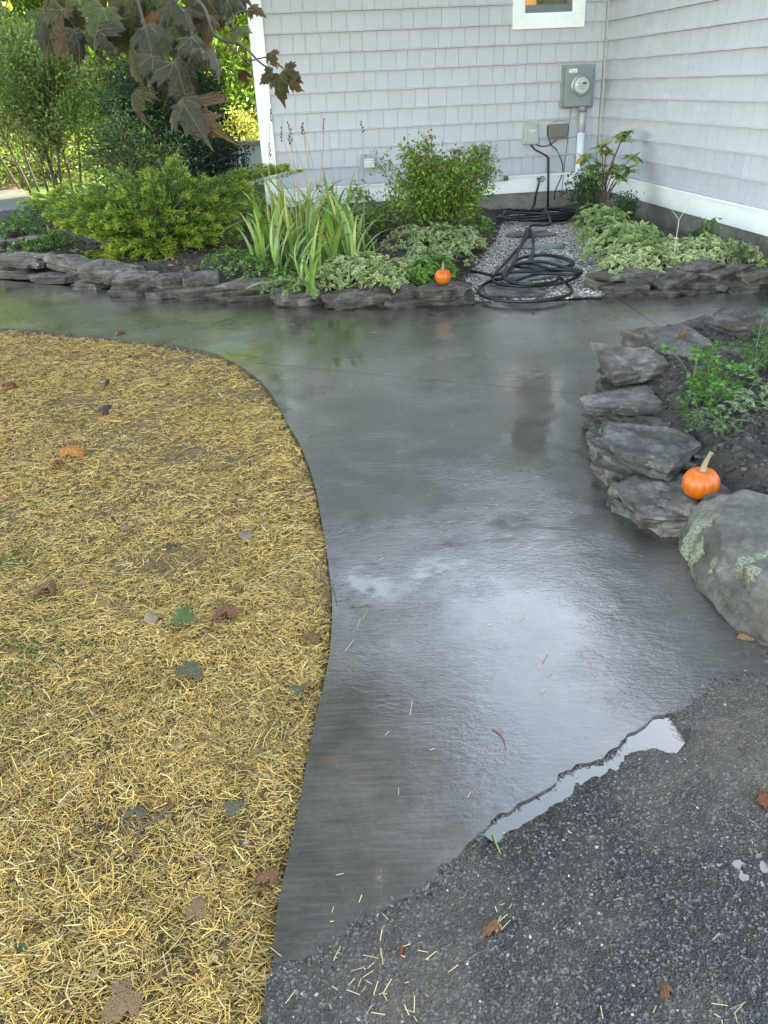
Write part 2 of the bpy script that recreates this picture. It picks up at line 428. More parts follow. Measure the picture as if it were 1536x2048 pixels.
# ------------------------------------------------------------------ ground sheet
def far_ground():
    n = 60; xs = np.sinh(np.linspace(-5.2, 5.2, n))*3.3; X, Y = np.meshgrid(xs, xs+0)
    Z = np.full(X.shape, -.16)
    far = np.hypot(X, Y-3); Z = Z+np.clip((far-9)/10, 0, 1)*.12
    idx = np.arange(n*n).reshape(n, n)
    q = np.stack([idx[:-1, :-1].ravel(), idx[:-1, 1:].ravel(), idx[1:, 1:].ravel(), idx[1:, :-1].ravel()], 1)
    return struct(obj('ground', mesh('ground', np.stack([X.ravel(), Y.ravel(), Z.ravel()], 1), q, LAWN)))
far_ground()

# ------------------------------------------------------------------ walkway outline (metres) from its measured edges
def gp(L, z=0.0): return [tuple(G(x, y, z)[:2]) for x, y in L]
LEFT_EDGE = [(547, 1925), (549, 1860), (562, 1780), (580, 1700), (600, 1600), (618, 1500), (640, 1400), (660, 1300), (664, 1200),
             (657, 1130), (645, 1050), (628, 965), (603, 895), (575, 845), (545, 790), (515, 757), (480, 731), (430, 707), (380, 694),
             (300, 684), (200, 672), (100, 662), (0, 655), (-200, 645), (-600, 632)]
TOP_EDGE = [(-600, 515), (-200, 545), (0, 560), (150, 574), (280, 586), (380, 594), (540, 596), (650, 604), (760, 610), (900, 608),
            (958, 603), (1050, 603), (1130, 599), (1215, 590), (1300, 586), (1420, 580), (1536, 572), (1720, 562)]
RIGHT_EDGE = [(1740, 640), (1536, 650), (1440, 668), (1350, 690), (1290, 730), (1262, 790), (1250, 850), (1262, 930), (1310, 1000),
              (1375, 1060), (1410, 1130), (1450, 1200), (1500, 1290), (1560, 1360)]
BOT_EDGE = [(1500, 1345), (1440, 1360), (1395, 1395), (1350, 1425), (1300, 1438), (1262, 1468), (1242, 1482), (1215, 1512), (1188, 1522), (1150, 1533),
            (1120, 1548), (1098, 1575), (1060, 1598), (1020, 1618), (985, 1640), (962, 1662), (935, 1688), (903, 1722), (893, 1752), (860, 1770),
            (797, 1805), (760, 1830), (722, 1850), (676, 1886), (640, 1908), (601, 1918)]
def ragged(L, k=5, amp=.006, s=30, seed=3):
    P = smooth_path([(a, b, 0) for a, b in L], k)[:, :2]
    P[1:-1, 0] += gnoise(P[1:-1, 0], P[1:-1, 1], s, seed)*amp; P[1:-1, 1] += gnoise(P[1:-1, 0], P[1:-1, 1], s, seed+1)*amp
    return [tuple(p) for p in P]
le = [tuple(p[:2]) for p in smooth_path([(a, b, 0) for a, b in gp(LEFT_EDGE)], 4)]
be = ragged(gp(BOT_EDGE), 5, .010, 28)
WALK = le+gp(TOP_EDGE)+gp(RIGHT_EDGE)+be
def walkway():
    root = bpy.data.objects.new('walkway', None); COL.objects.link(root); root['kind'] = 'structure'
    def line(a, b): 
        a = Vector(G(*a)); b = Vector(G(*b)); d = (b-a).normalized(); return a, Vector((-d.y, d.x, 0))
    j1 = line((530, 728), (1185, 790)); j2 = line((1225, 590), (1320, 655)); j3 = line((410, 655), (545, 606))
    gap = .0022
    def piece(cuts):
        bm = bmesh.new(); vs = [bm.verts.new((x, y, 0)) for x, y in WALK]
        es = [bm.edges.new((vs[i], vs[(i+1) % len(vs)])) for i in range(len(vs))]
        bmesh.ops.triangle_fill(bm, edges=es, use_beauty=True)
        for (p, n), s in cuts:
            nn = n*s
            bmesh.ops.bisect_plane(bm, geom=bm.verts[:]+bm.edges[:]+bm.faces[:], plane_co=p+nn*gap, plane_no=nn, clear_inner=True)
        bmesh.ops.dissolve_limit(bm, angle_limit=.01, verts=bm.verts[:], edges=bm.edges[:])
        for f in bm.faces:
            if f.normal.z < 0: f.normal_flip()
        bmesh.ops.triangulate(bm, faces=bm.faces[:])
        r = bmesh.ops.extrude_face_region(bm, geom=bm.faces[:])
        for v in [g for g in r['geom'] if isinstance(g, bmesh.types.BMVert)]: v.co.z += .09
        bmesh.ops.translate(bm, verts=bm.verts[:], vec=(0, 0, -.09))
        bmesh.ops.recalc_face_normals(bm, faces=bm.faces[:])
        me = bpy.data.meshes.new('slab'); bm.to_mesh(me); bm.free(); me.materials.append(CONC)
        return obj('slab', me, root)
    piece([(j1, -1)]); piece([(j1, 1), (j2, -1), (j3, -1)]); piece([(j1, 1), (j3, 1)]); piece([(j1, 1), (j2, 1)])
    # pale path going on beyond the shrubs at the far left
    P = gp([(-420, 520), (-150, 470), (-40, 438), (62, 432), (70, 405), (45, 378), (-40, 376), (-160, 400), (-420, 440)], -.02)
    bm = bmesh.new(); f = bm.faces.new([bm.verts.new((x, y, -.02)) for x, y in P]); 
    if f.normal.z < 0: f.normal_flip()
    me = bpy.data.meshes.new('path'); bm.to_mesh(me); bm.free()
    me.materials.append(flat_mat('pale_path', (.16, .17, .175), .5)); struct(obj('path', me))
walkway()

# ------------------------------------------------------------------ straw-covered lawn
SE = gp(LEFT_EDGE, -.02)
STRAWP = [(x-.004, y) for x, y in gp(LEFT_EDGE[:-1])]+[(-6.5, 5.2), (-6.5, -.4), (-.35, -.4), (-.262, .6)]
def straw_z(X, Y): return -.030+gnoise(X, Y, 3, 21)*.012+gnoise(X, Y, 14, 22)*.011
def straw_area():
    v, q = grid_in(STRAWP, .035, straw_z)
    v[:, 0] -= .004
    struct(obj('straw_ground', mesh('straw_ground', v, q, SSOIL, True)))
    # strands
    n = 120000
    wt = lambda x, y: np.clip((1.35/np.maximum(np.hypot(x, y), .9))**1.5, .07, 1)*np.clip(.74+gnoise(x, y, 2.4, 31, 3)*.65+gnoise(x, y, 9, 33, 2)*.3, .08, 1)*(x > -4.2)
    p = scatter(STRAWP, n, wt)
    spill = dist_poly(SE, p[:, 0], p[:, 1], False)
    L = rng.gamma(3, .0070, n)+.006; L = np.minimum(L, .075); Wd = rng.uniform(.0006, .0013, n)
    far = np.hypot(p[:, 0], p[:, 1]); Wd *= 1+np.clip((far-3)/4, 0, 1)*.8
    L = np.where(spill < .02, L*.6, L)
    base = gnoise(p[:, 0], p[:, 1], 1.2, 41, 2)*2.2
    th = base+rng.normal(0, .9, n); tilt = rng.normal(0, .15, n)
    d = np.stack([np.cos(th)*np.cos(tilt), np.sin(th)*np.cos(tilt), np.sin(tilt)], 1)
    s = np.stack([-np.sin(th), np.cos(th), np.zeros(n)], 1)
    z = straw_z(p[:, 0], p[:, 1])+.002+np.abs(rng.normal(0, .006, n))+np.abs(np.sin(tilt))*L/2
    c = np.column_stack([p, z]); bend = rng.normal(0, .13, n)[:, None]*L[:, None]
    Uz = np.array([0, 0, 1.0])
    ends = []
    for k, t in enumerate((-.5, 0, .5)):
        ctr = c+d*L[:, None]*t+(s*bend if k == 1 else 0)
        ends.append(np.stack([ctr-s*Wd[:, None], ctr+s*Wd[:, None]*.9, ctr+Uz*Wd[:, None]*1.0], 1))
    Vv = np.concatenate(ends, 1).reshape(-1, 3)
    o = (np.arange(n)*9)[:, None]
    q = []
    for k in (0, 3):
        q += [o+np.array([[k+1, k+4, k+5, k+2]]), o+np.array([[k+2, k+5, k+3, k+0]])]
    q = np.concatenate(q)
    pal = np.array([(.62, .375, .08), (.45, .255, .05), (.68, .49, .17), (.30, .17, .032), (.13, .07, .02), (.50, .355, .14), (.34, .23, .055)])
    ci = rng.choice(len(pal), n, p=[.25, .2, .16, .15, .08, .09, .07]); cc = pal[ci]*rng.uniform(.75, 1.15, (n, 1))
    g = (gnoise(p[:, 0], p[:, 1], 1.5, 51, 3) > .85)[:, None]
    patch = 1-.28*np.clip(gnoise(p[:, 0], p[:, 1], 3.2, 52, 3), 0, 1)[:, None]
    cc = cc*patch
    cc = np.repeat(cc, 9, 0)
    o = obj('straw', mesh('straw', Vv, q, STRAW, False, cc)); tag(o, 'loose golden straw mulch strewn over the seeded ground left of the wet path', 'straw', kind='stuff')
    # short straight chaff, four triangles each
    n = 290000; p = scatter(STRAWP, n, wt); L = (rng.gamma(2.5, .0055, n)+.004)[:, None]; W2 = rng.uniform(.0005, .0012, n)[:, None]*(1+np.clip((np.hypot(p[:, 0], p[:, 1])-3)/4, 0, 1)*.8)[:, None]
    th = gnoise(p[:, 0], p[:, 1], 1.2, 41, 2)*2.2+rng.normal(0, 1.1, n); d = np.stack([np.cos(th), np.sin(th), rng.normal(0, .2, n)], 1); s = np.stack([-np.sin(th), np.cos(th), 0*th], 1)
    c = np.column_stack([p, straw_z(p[:, 0], p[:, 1])+.001+np.abs(rng.normal(0, .006, n))+np.abs(d[:, 2])*L[:, 0]/2])
    v = np.stack([c-d*L/2-s*W2, c-d*L/2+s*W2, c-d*L/2+Uz*W2, c+d*L/2-s*W2, c+d*L/2+s*W2, c+d*L/2+Uz*W2], 1).reshape(-1, 3)
    o6 = (np.arange(n)*6)[:, None]; q = np.concatenate([o6+np.array([[1, 4, 5, 2]]), o6+np.array([[2, 5, 3, 0]])])
    cc = pal[rng.choice(len(pal), n, p=[.22, .2, .13, .18, .12, .08, .07])]*rng.uniform(.7, 1.2, (n, 1))
    o = obj('chaff', mesh('chaff', v, q, STRAW, False, np.repeat(cc, 6, 0))); tag(o, 'short broken golden chaff matted between the straw stems', 'straw', kind='stuff')
    # long bent stalks lying across the mat
    n = 2200; p = scatter(STRAWP, n, wt); L = rng.uniform(.03, .075, n)*np.clip(rng.normal(1, .25, n), .5, 1.5); th = rng.uniform(0, 6.28, n); k1 = rng.normal(0, 5, n); w3 = rng.uniform(.0008, .0015, n); rows = []
    x = p[:, 0].copy(); y = p[:, 1].copy(); a = th.copy(); zz = straw_z(x, y)+rng.uniform(.006, .013, n); S6 = 6; lift = rng.uniform(-.15, .25, n)
    for i in range(S6+1):
        zc = np.maximum(zz+np.sin(i/S6*3.1)*L*lift*.35, straw_z(x, y)+.004); sx, sy = -np.sin(a)*w3, np.cos(a)*w3
        rows.append(np.stack([np.stack([x-sx, y-sy, zc], 1), np.stack([x+sx, y+sy, zc], 1), np.stack([x, y, zc+w3*1.1], 1)], 1)); x = x+np.cos(a)*L/S6; y = y+np.sin(a)*L/S6; a = a+k1*L/S6+np.where((i == 3) & (rng.random(n) < .3), rng.normal(0, .7, n), 0)
    ins = inside([(q_[0]-.015, q_[1]) for q_ in STRAWP], x, y); v = np.concatenate(rows, 1)[ins]; n = len(v); v = v.reshape(-1, 3); o6 = (np.arange(n)*3*(S6+1))[:, None]
    q = np.concatenate([o6+np.array([[i*3+1, i*3+4, i*3+5, i*3+2]]) for i in range(S6)]+[o6+np.array([[i*3+2, i*3+5, i*3+3, i*3]]) for i in range(S6)])
    cc = np.array([(.62, .46, .18), (.54, .36, .09), (.40, .24, .055), (.55, .45, .22), (.32, .28, .08)])[rng.choice(5, n, p=[.3, .3, .15, .15, .1])]*rng.uniform(.75, 1.15, (n, 1))
    o = obj('straw_stalks', mesh('straw_stalks', v, q, STRAW, False, np.repeat(cc, 3*(S6+1), 0))); tag(o, 'long bent straw stalks lying on top of the golden mulch', 'straw', kind='stuff')
    # green seedlings coming through
    sp = []
    for (x, y, r, m) in [(20, 1120, 40, 170), (60, 1290, 60, 190), (5, 1400, 60, 60), (40, 1020, 40, 40), (180, 1290, 30, 30), (480, 1160, 30, 14), (500, 1010, 30, 8)]:
        a = G(x, y); w_ = r/FPX*depth_of(a)
        sp.append(np.column_stack([a[0]+rng.normal(0, w_, m), a[1]+rng.normal(0, w_*1.2, m)]))
    sp = np.concatenate(sp); m = len(sp)
    sp = np.column_stack([sp, np.full(m, -.025)])
    dr = np.column_stack([rng.normal(0, .8, m), rng.normal(0, .8, m), rng.uniform(.2, .8, m)]); dr /= np.linalg.norm(dr, axis=1)[:, None]
    v, t, c = leaves(sp, dr, rng.uniform(.015, .035, m), .2, (.06, .14, .025), .3)
    o = obj('grass_seedlings', mesh('grass_seedlings', v, t, LEAF, False, c)); tag(o, 'thin green grass seedlings sprouting through the straw', 'grass', kind='stuff')

# ------------------------------------------------------------------ leaves
def leaves(P, D, L, ratio=.5, col=(.05, .10, .02), var=.3, edge=None, fold=.18, up_bias=.6, N0=None, droop=0.0, hue=None):
    """four-triangle folded leaf blades"""
    n = len(P); L = np.broadcast_to(L, (n,)).astype(float)
    D = D/(np.linalg.norm(D, axis=1)[:, None]+1e-9)
    Nr = rng.normal(0, 1, (n, 3)) if N0 is None else N0+rng.normal(0, .5, (n, 3))
    Nr[:, 2] += up_bias*2
    S = np.cross(D, Nr); S /= np.linalg.norm(S, axis=1)[:, None]+1e-9
    Nn = np.cross(S, D)
    ww = (L*ratio*.5)[:, None]; l = L[:, None]
    b = P; m = P+D*l*.48+Nn*l*(-.04)
    le_ = P+D*l*.42-S*ww+Nn*ww*fold*2; r = P+D*l*.42+S*ww+Nn*ww*fold*2
    tip = P+D*l-Nn*l*(.10+droop)
    v = np.stack([b, le_, m, r, tip], 1).reshape(-1, 3)
    o = (np.arange(n)*5)[:, None]
    t = np.concatenate([o+np.array([[0, 2, 1]]), o+np.array([[0, 3, 2]]), o+np.array([[1, 2, 4]]), o+np.array([[2, 3, 4]])])
    c = np.array(col)*np.ones((n, 3)) if np.ndim(col) == 1 else np.array(col, float)
    c = c*np.exp(rng.normal(0, var, (n, 1)))
    if hue is not None: c[:, 0] *= np.exp(rng.normal(0, hue, n))
    cc = np.repeat(c, 5, 0).reshape(n, 5, 3)
    if edge is not None:
        e = np.array(edge)*np.ones((n, 3))*np.exp(rng.normal(0, .12, (n, 1)))
        for k in (1, 3, 4): cc[:, k] = e
        cc[:, 0] = cc[:, 0]*.6+e*.4
    return v, t, cc.reshape(-1, 3)
straw_area()

# ------------------------------------------------------------------ asphalt drive, pebbles, puddle
ASPHP = [(-.262, .6), tuple(G(547, 1925)[:2])]+[(x, y) for x, y in be[::-1]]+gp([(1485, 1290), (1455, 1220), (1700, 1130)])+[(3.5, 2.6), (3.5, 1.2), (3.5, -1.5), (-.262, -1.5)]
asphN = [(x, y) for x, y in ASPHP]
def asph_z(X, Y):
    d = dist_poly(gp(BOT_EDGE[4:16]), X, Y, False)
    q = np.array(G(1500, 1720)[:2]); r2 = np.hypot(X-q[0]-.06, (Y-q[1])*.8)
    z = -.001+.0022*gnoise(X, Y, 9, 61, 3)+.0022*gnoise(X, Y, 60, 62, 3)
    e = np.array(G(1330, 1470)[:2]); r3 = np.hypot(X-e[0], (Y-e[1])*1.3)
    z = z-.0070*np.exp(-((d-.022)/.026)**2)-.0015*np.exp(-(d/.05)**2)-.010*np.exp(-(r3/.075)**2)-.0045*np.exp(-(r2/.16)**2)
    return z
def asphalt():
    v, q = grid_in([(x, y) for x, y in ASPHP], .0075, asph_z)
    near = v
    o = struct(obj('asphalt_drive', mesh('asphalt_drive', v, q, ASPH, True)))
    n = 24000
    p = scatter(ASPHP, n, lambda x, y: np.clip((1.0/np.maximum(np.hypot(x, y), .8))**1.5, .1, 1)*((y > .2) & (x < 2.2)))
    pal = np.array([(.02, .02, .022), (.04, .04, .042), (.09, .085, .08), (.30, .28, .25), (.22, .15, .10), (.45, .43, .40)])
    o = pebbles('asphalt_grit', p, asph_z(p[:, 0], p[:, 1])-.0005, .0010, .0030, pal, [.53, .28, .12, .025, .035, .01], APEB)
    tag(o, 'fine grit and stone chips set in the wet asphalt drive', 'grit', kind='stuff')
    # broken concrete crumbs where slab and asphalt meet
    pb = np.array(be); ii = rng.integers(0, len(pb)-1, 1500); q = pb[ii]+(pb[ii+1]-pb[ii])*rng.random((1500, 1))+rng.normal(0, .009, (1500, 2))
    o = pebbles('edge_crumbs', q, asph_z(q[:, 0], q[:, 1])+.000, .0012, .0045, [(.055, .047, .037), (.03, .026, .022), (.13, .11, .085), (.10, .07, .04)], [.4, .35, .1, .15], APEB)
    tag(o, 'crumbled concrete and grit along the ragged end of the walkway', 'grit', kind='stuff')
    # standing water: one flat sheet that fills only the hollows
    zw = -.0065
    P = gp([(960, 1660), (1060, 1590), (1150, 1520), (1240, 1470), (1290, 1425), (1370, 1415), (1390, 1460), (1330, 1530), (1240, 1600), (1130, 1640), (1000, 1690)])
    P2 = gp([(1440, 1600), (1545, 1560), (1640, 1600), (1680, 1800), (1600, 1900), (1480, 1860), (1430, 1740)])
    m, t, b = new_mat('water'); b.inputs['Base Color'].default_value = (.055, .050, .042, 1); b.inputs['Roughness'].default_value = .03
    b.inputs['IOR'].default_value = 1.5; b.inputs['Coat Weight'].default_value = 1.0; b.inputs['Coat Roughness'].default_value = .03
    bump(t, b, noise_(t, coords(t), 14, 3), .05, .01)
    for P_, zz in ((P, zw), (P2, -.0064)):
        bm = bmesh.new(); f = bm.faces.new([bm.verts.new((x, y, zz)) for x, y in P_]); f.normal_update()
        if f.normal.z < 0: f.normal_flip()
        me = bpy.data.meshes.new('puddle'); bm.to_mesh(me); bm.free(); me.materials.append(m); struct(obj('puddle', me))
def pebbles(name, p, z, r0, r1, pal, prob, mat, flat=.6):
    n = len(p); g = (1+5**.5)/2
    ico = np.array([(-1, g, 0), (1, g, 0), (-1, -g, 0), (1, -g, 0), (0, -1, g), (0, 1, g), (0, -1, -g), (0, 1, -g), (g, 0, -1), (g, 0, 1), (-g, 0, -1), (-g, 0, 1)])/1.9
    it = np.array([(0, 11, 5), (0, 5, 1), (0, 1, 7), (0, 7, 10), (0, 10, 11), (1, 5, 9), (5, 11, 4), (11, 10, 2), (10, 7, 6), (7, 1, 8), (3, 9, 4), (3, 4, 2), (3, 2, 6), (3, 6, 8), (3, 8, 9), (4, 9, 5), (2, 4, 11), (6, 2, 10), (8, 6, 7), (9, 8, 1)])
    v = ico[None]*(1+rng.normal(0, .14, (n, 12, 1)))
    r = rng.uniform(r0, r1, n)*np.exp(rng.normal(0, .2, n))
    sc = np.stack([r*rng.uniform(.8, 1.5, n), r*rng.uniform(.7, 1.1, n), r*flat*rng.uniform(.7, 1.2, n)], 1)
    v = v*sc[:, None]; th = rng.uniform(0, 6.28, n); c, s = np.cos(th)[:, None], np.sin(th)[:, None]
    x = v[..., 0]*c-v[..., 1]*s; y = v[..., 0]*s+v[..., 1]*c
    tl = rng.normal(0, .35, n)[:, None]
    v = np.stack([x+p[:, :1], y+p[:, 1:2], v[..., 2]+x*tl+(z)[:, None]], -1).reshape(-1, 3)
    t = (np.arange(n)*12)[:, None, None]+it[None]
    cc = np.array(pal)[rng.choice(len(pal), n, p=prob)]*np.exp(rng.normal(0, .2, (n, 1)))
    return obj(name, mesh(name, v, t.reshape(-1, 3), mat, False, np.repeat(cc, 12, 0)))
asphalt()

# ------------------------------------------------------------------ beds and gravel
LBED = gp([(-500, 540), (0, 545), (150, 560), (380, 585), (650, 598), (900, 598), (940, 592), (925, 562), (955, 522), (985, 485), (1003, 440), (1005, 415)])
LBED = LBED+[tuple((CORNER-1.0*U-.02*V)[:2]), tuple((CORNER-4.0*U-.02*V)[:2]), tuple((CORNER-4.6*U+1.5*V)[:2]), (-7, 12.5), (-7, 8)]
def lbed_z(X, Y):
    d = dist_poly(LBED, X, Y); return np.minimum(.02+d*.35, .12)+gnoise(X, Y, 4, 71)*.02+gnoise(X, Y, 20, 72)*.012
def gravel_z(X, Y): return .006+gnoise(X, Y, 5, 81)*.006
GRAV = gp([(925, 606), (985, 603), (1130, 600), (1222, 592), (1330, 560), (1300, 480), (1190, 430), (1180, 410), (1000, 410), (930, 470), (890, 560)])
RBED = gp([(1195, 570), (1300, 578), (1420, 572), (1536, 562), (1620, 556)])+[tuple((CORNER-.02*U-4.6*V)[:2]), tuple((CORNER-.02*U-.02*V)[:2]), tuple((CORNER-.55*U-.02*V)[:2])]+gp([(1150, 440), (1195, 500), (1190, 545)])
def rbed_z(X, Y):
    d = dist_poly(RBED, X, Y); return np.minimum(.0+d*.4, .10)+gnoise(X, Y, 4, 73)*.02+gnoise(X, Y, 20, 74)*.01
FBED = gp([(1230, 780), (1240, 860), (1290, 960), (1370, 1040), (1450, 1170), (1600, 1300), (1900, 1250), (2100, 900), (1950, 640), (1600, 655), (1400, 690), (1290, 720)])
def fbed_z(X, Y):
    d = dist_poly(FBED, X, Y); return np.minimum(-.02+d*.8, .17)+gnoise(X, Y, 5, 75)*.022+gnoise(X, Y, 28, 76, 4)*.016
def beds():
    for nm, P, zf, st in (('bed_soil', LBED, lbed_z, .04), ('bed_soil', RBED, rbed_z, .03), ('bed_soil', FBED, fbed_z, .0125)):
        v, q = grid_in(P, st, zf); struct(obj(nm, mesh(nm, v, q, SOIL, True)))
    v, q = grid_in(GRAV, .04, gravel_z); struct(obj('gravel_bed', mesh('gravel_bed', v, q, GBASE, True)))
    p = scatter(GRAV, 26000)
    pal = [(.38, .34, .29), (.52, .48, .42), (.22, .19, .16), (.66, .62, .55), (.32, .25, .18)]
    o = pebbles('gravel', p, gravel_z(p[:, 0], p[:, 1])+.003, .005, .010, pal, [.3, .25, .2, .15, .1], PEB)
    tag(o, 'pale pea gravel filling the nook between the two planting beds', 'gravel', kind='stuff')
    # crumbs of earth in the foreground bed
    p = scatter(FBED, 5200, lambda x, y: (y < 4.2)*1.0)
    pal = [(.03, .024, .018), (.055, .043, .032), (.09, .072, .055)]
    o = pebbles('soil_crumbs', p, fbed_z(p[:, 0], p[:, 1])+.001, .003, .013, pal, [.45, .4, .15], PEB, .8)
    tag(o, 'dark crumbly clods of earth in the bed behind the lichen boulder', 'soil clods', kind='stuff')
beds()

# ------------------------------------------------------------------ stones
def slab_stone(seed, a, b, h, nA=60, round_=0.0, nl=None, dome=.0, taper=.12):
    """layered slate block centred on the origin; a, b half sizes; top at z = h/2"""
    r = random.Random(seed); k = r.choice((4, 5, 5, 6, 7)); off = r.uniform(0, 6.28)
    an = sorted((i+r.uniform(-.32, .32))*2*math.pi/k+off for i in range(k))
    pts = [Vector((math.cos(t), math.sin(t)))*r.uniform(.84, 1.20) for t in an]
    per = []
    m = nA//k+1
    for i in range(k):
        p, q = pts[i], pts[(i+1) % k]
        for j in range(m): per.append(p.lerp(q, j/m))
    n = len(per); per = [p.lerp(p.normalized(), round_) for p in per]
    so = Vector((seed*7.31 % 97, seed*3.7 % 89, seed*1.9 % 71))
    nl = nl or max(4, min(11, int(h/.013)))
    rings = []
    def nz(p, s): return noise.noise(Vector(p)*s+so)
    scl = (a+b)/2
    zs = sorted(r.uniform(.08, .92) for _ in range(nl-1)); zs = [0]+zs+[1]
    for i in range(nl):
        led = r.uniform(-.07, .07); sh = Vector((r.uniform(-.05, .05), r.uniform(-.05, .05)))
        for e_, t in ((0, zs[i]+.012), (1, zs[i+1]-.012)):
            z = -h/2+h*t; ring = []
            ins = taper*(1-t)**1.3+(.02 if e_ == 1 and i == nl-1 else 0)
            for p in per:
                x, y = p.x*a, p.y*b
                e = 1.03-ins+led*(.4+1.2*abs(nz((x, y, i*3.1), 3)))+.16*nz((x, y, i*.35), 1.3/scl)+.11*nz((x, y, i*1.7), 9.0)+.035*nz((x, y, i*2.3+e_*.5), 26)+.05*(noise.cell(Vector((x*13+seed, y*13, i*.9)))-.5)+.03*(noise.cell(Vector((x*34, y*34+seed, i*1.7)))-.5)
                ring.append((x*e+sh.x*a, y*e+sh.y*b, z+h*.14*nz((x, y, 0.3), 4)*(1 if t > .1 else .3)))
            rings.append(ring)
    nl = len(rings)
    Vv = []; q = []; t_ = []
    top = rings[nl-1]
    for R in rings[:nl]: Vv += R
    nr = nl
    step = lambda v_: math.floor(v_*3.2)/3.2
    for s in (.95, .86, .72, .54, .34, .16):
        for x, y, z in top:
            xx, yy = x*s, y*s
            f = nz((xx, yy, 1.7), 5)
            Vv.append((xx, yy, h/2+h*.14*nz((xx, yy, .3), 4)*.9+(step(f)*.22+f*.08)*min(h, .07)*(1 if s < .9 else .4)*1.6+dome*h*(1-s*s)+.006*nz((xx, yy, 0), 22)+.0035*nz((xx, yy, 9), 55)))
        nr += 1
    for i in range(nr-1):
        for j in range(n):
            j2 = (j+1) % n; q.append((i*n+j, i*n+j2, (i+1)*n+j2, (i+1)*n+j))
    c = len(Vv); Vv.append((0, 0, h/2+dome*h+h*.10*nz((0, 0, .3), 4)*.8)); 
    for j in range(n): t_.append(((nr-1)*n+j, (nr-1)*n+(j+1) % n, c))
    c = len(Vv); Vv.append((0, 0, -h/2))
    for j in range(n): t_.append(((j+1) % n, j, c))
    return np.array(Vv), np.array(q), np.array(t_)
_sid = [0]
def stone(px, py, ztop, L, D, h, yaw=0, mat=None, parent=None, tilt=(0, 0), rnd=0.0, dome=0., name='stone', nA=60, smooth=False, taper=.12):
    """px, py: centre of the top face in the photo; ztop its height; L length in photo pixels; D depth and h height in metres"""
    _sid[0] += 1
    P = G(px, py, ztop); big = 1.22 if py > 600 else 1.08; a = L/2/FPX*depth_of(P)*big; D = D*big*1.05
    v, q, t = slab_stone(_sid[0]*13+5, a, D/2, h, nA, rnd, None, dome, taper)
    me = mesh(name, v, [q, t], mat or SLATE, False)
    e = me
    o = obj(name, me, parent)
    o.location = (P[0], P[1], ztop-h/2); o.rotation_euler = (RAD(tilt[0]), RAD(tilt[1]), RAD(yaw))
    return o
def wall(label, loc):
    o = thing('stone_wall', label, 'stone wall', (0, 0, 0)); return o
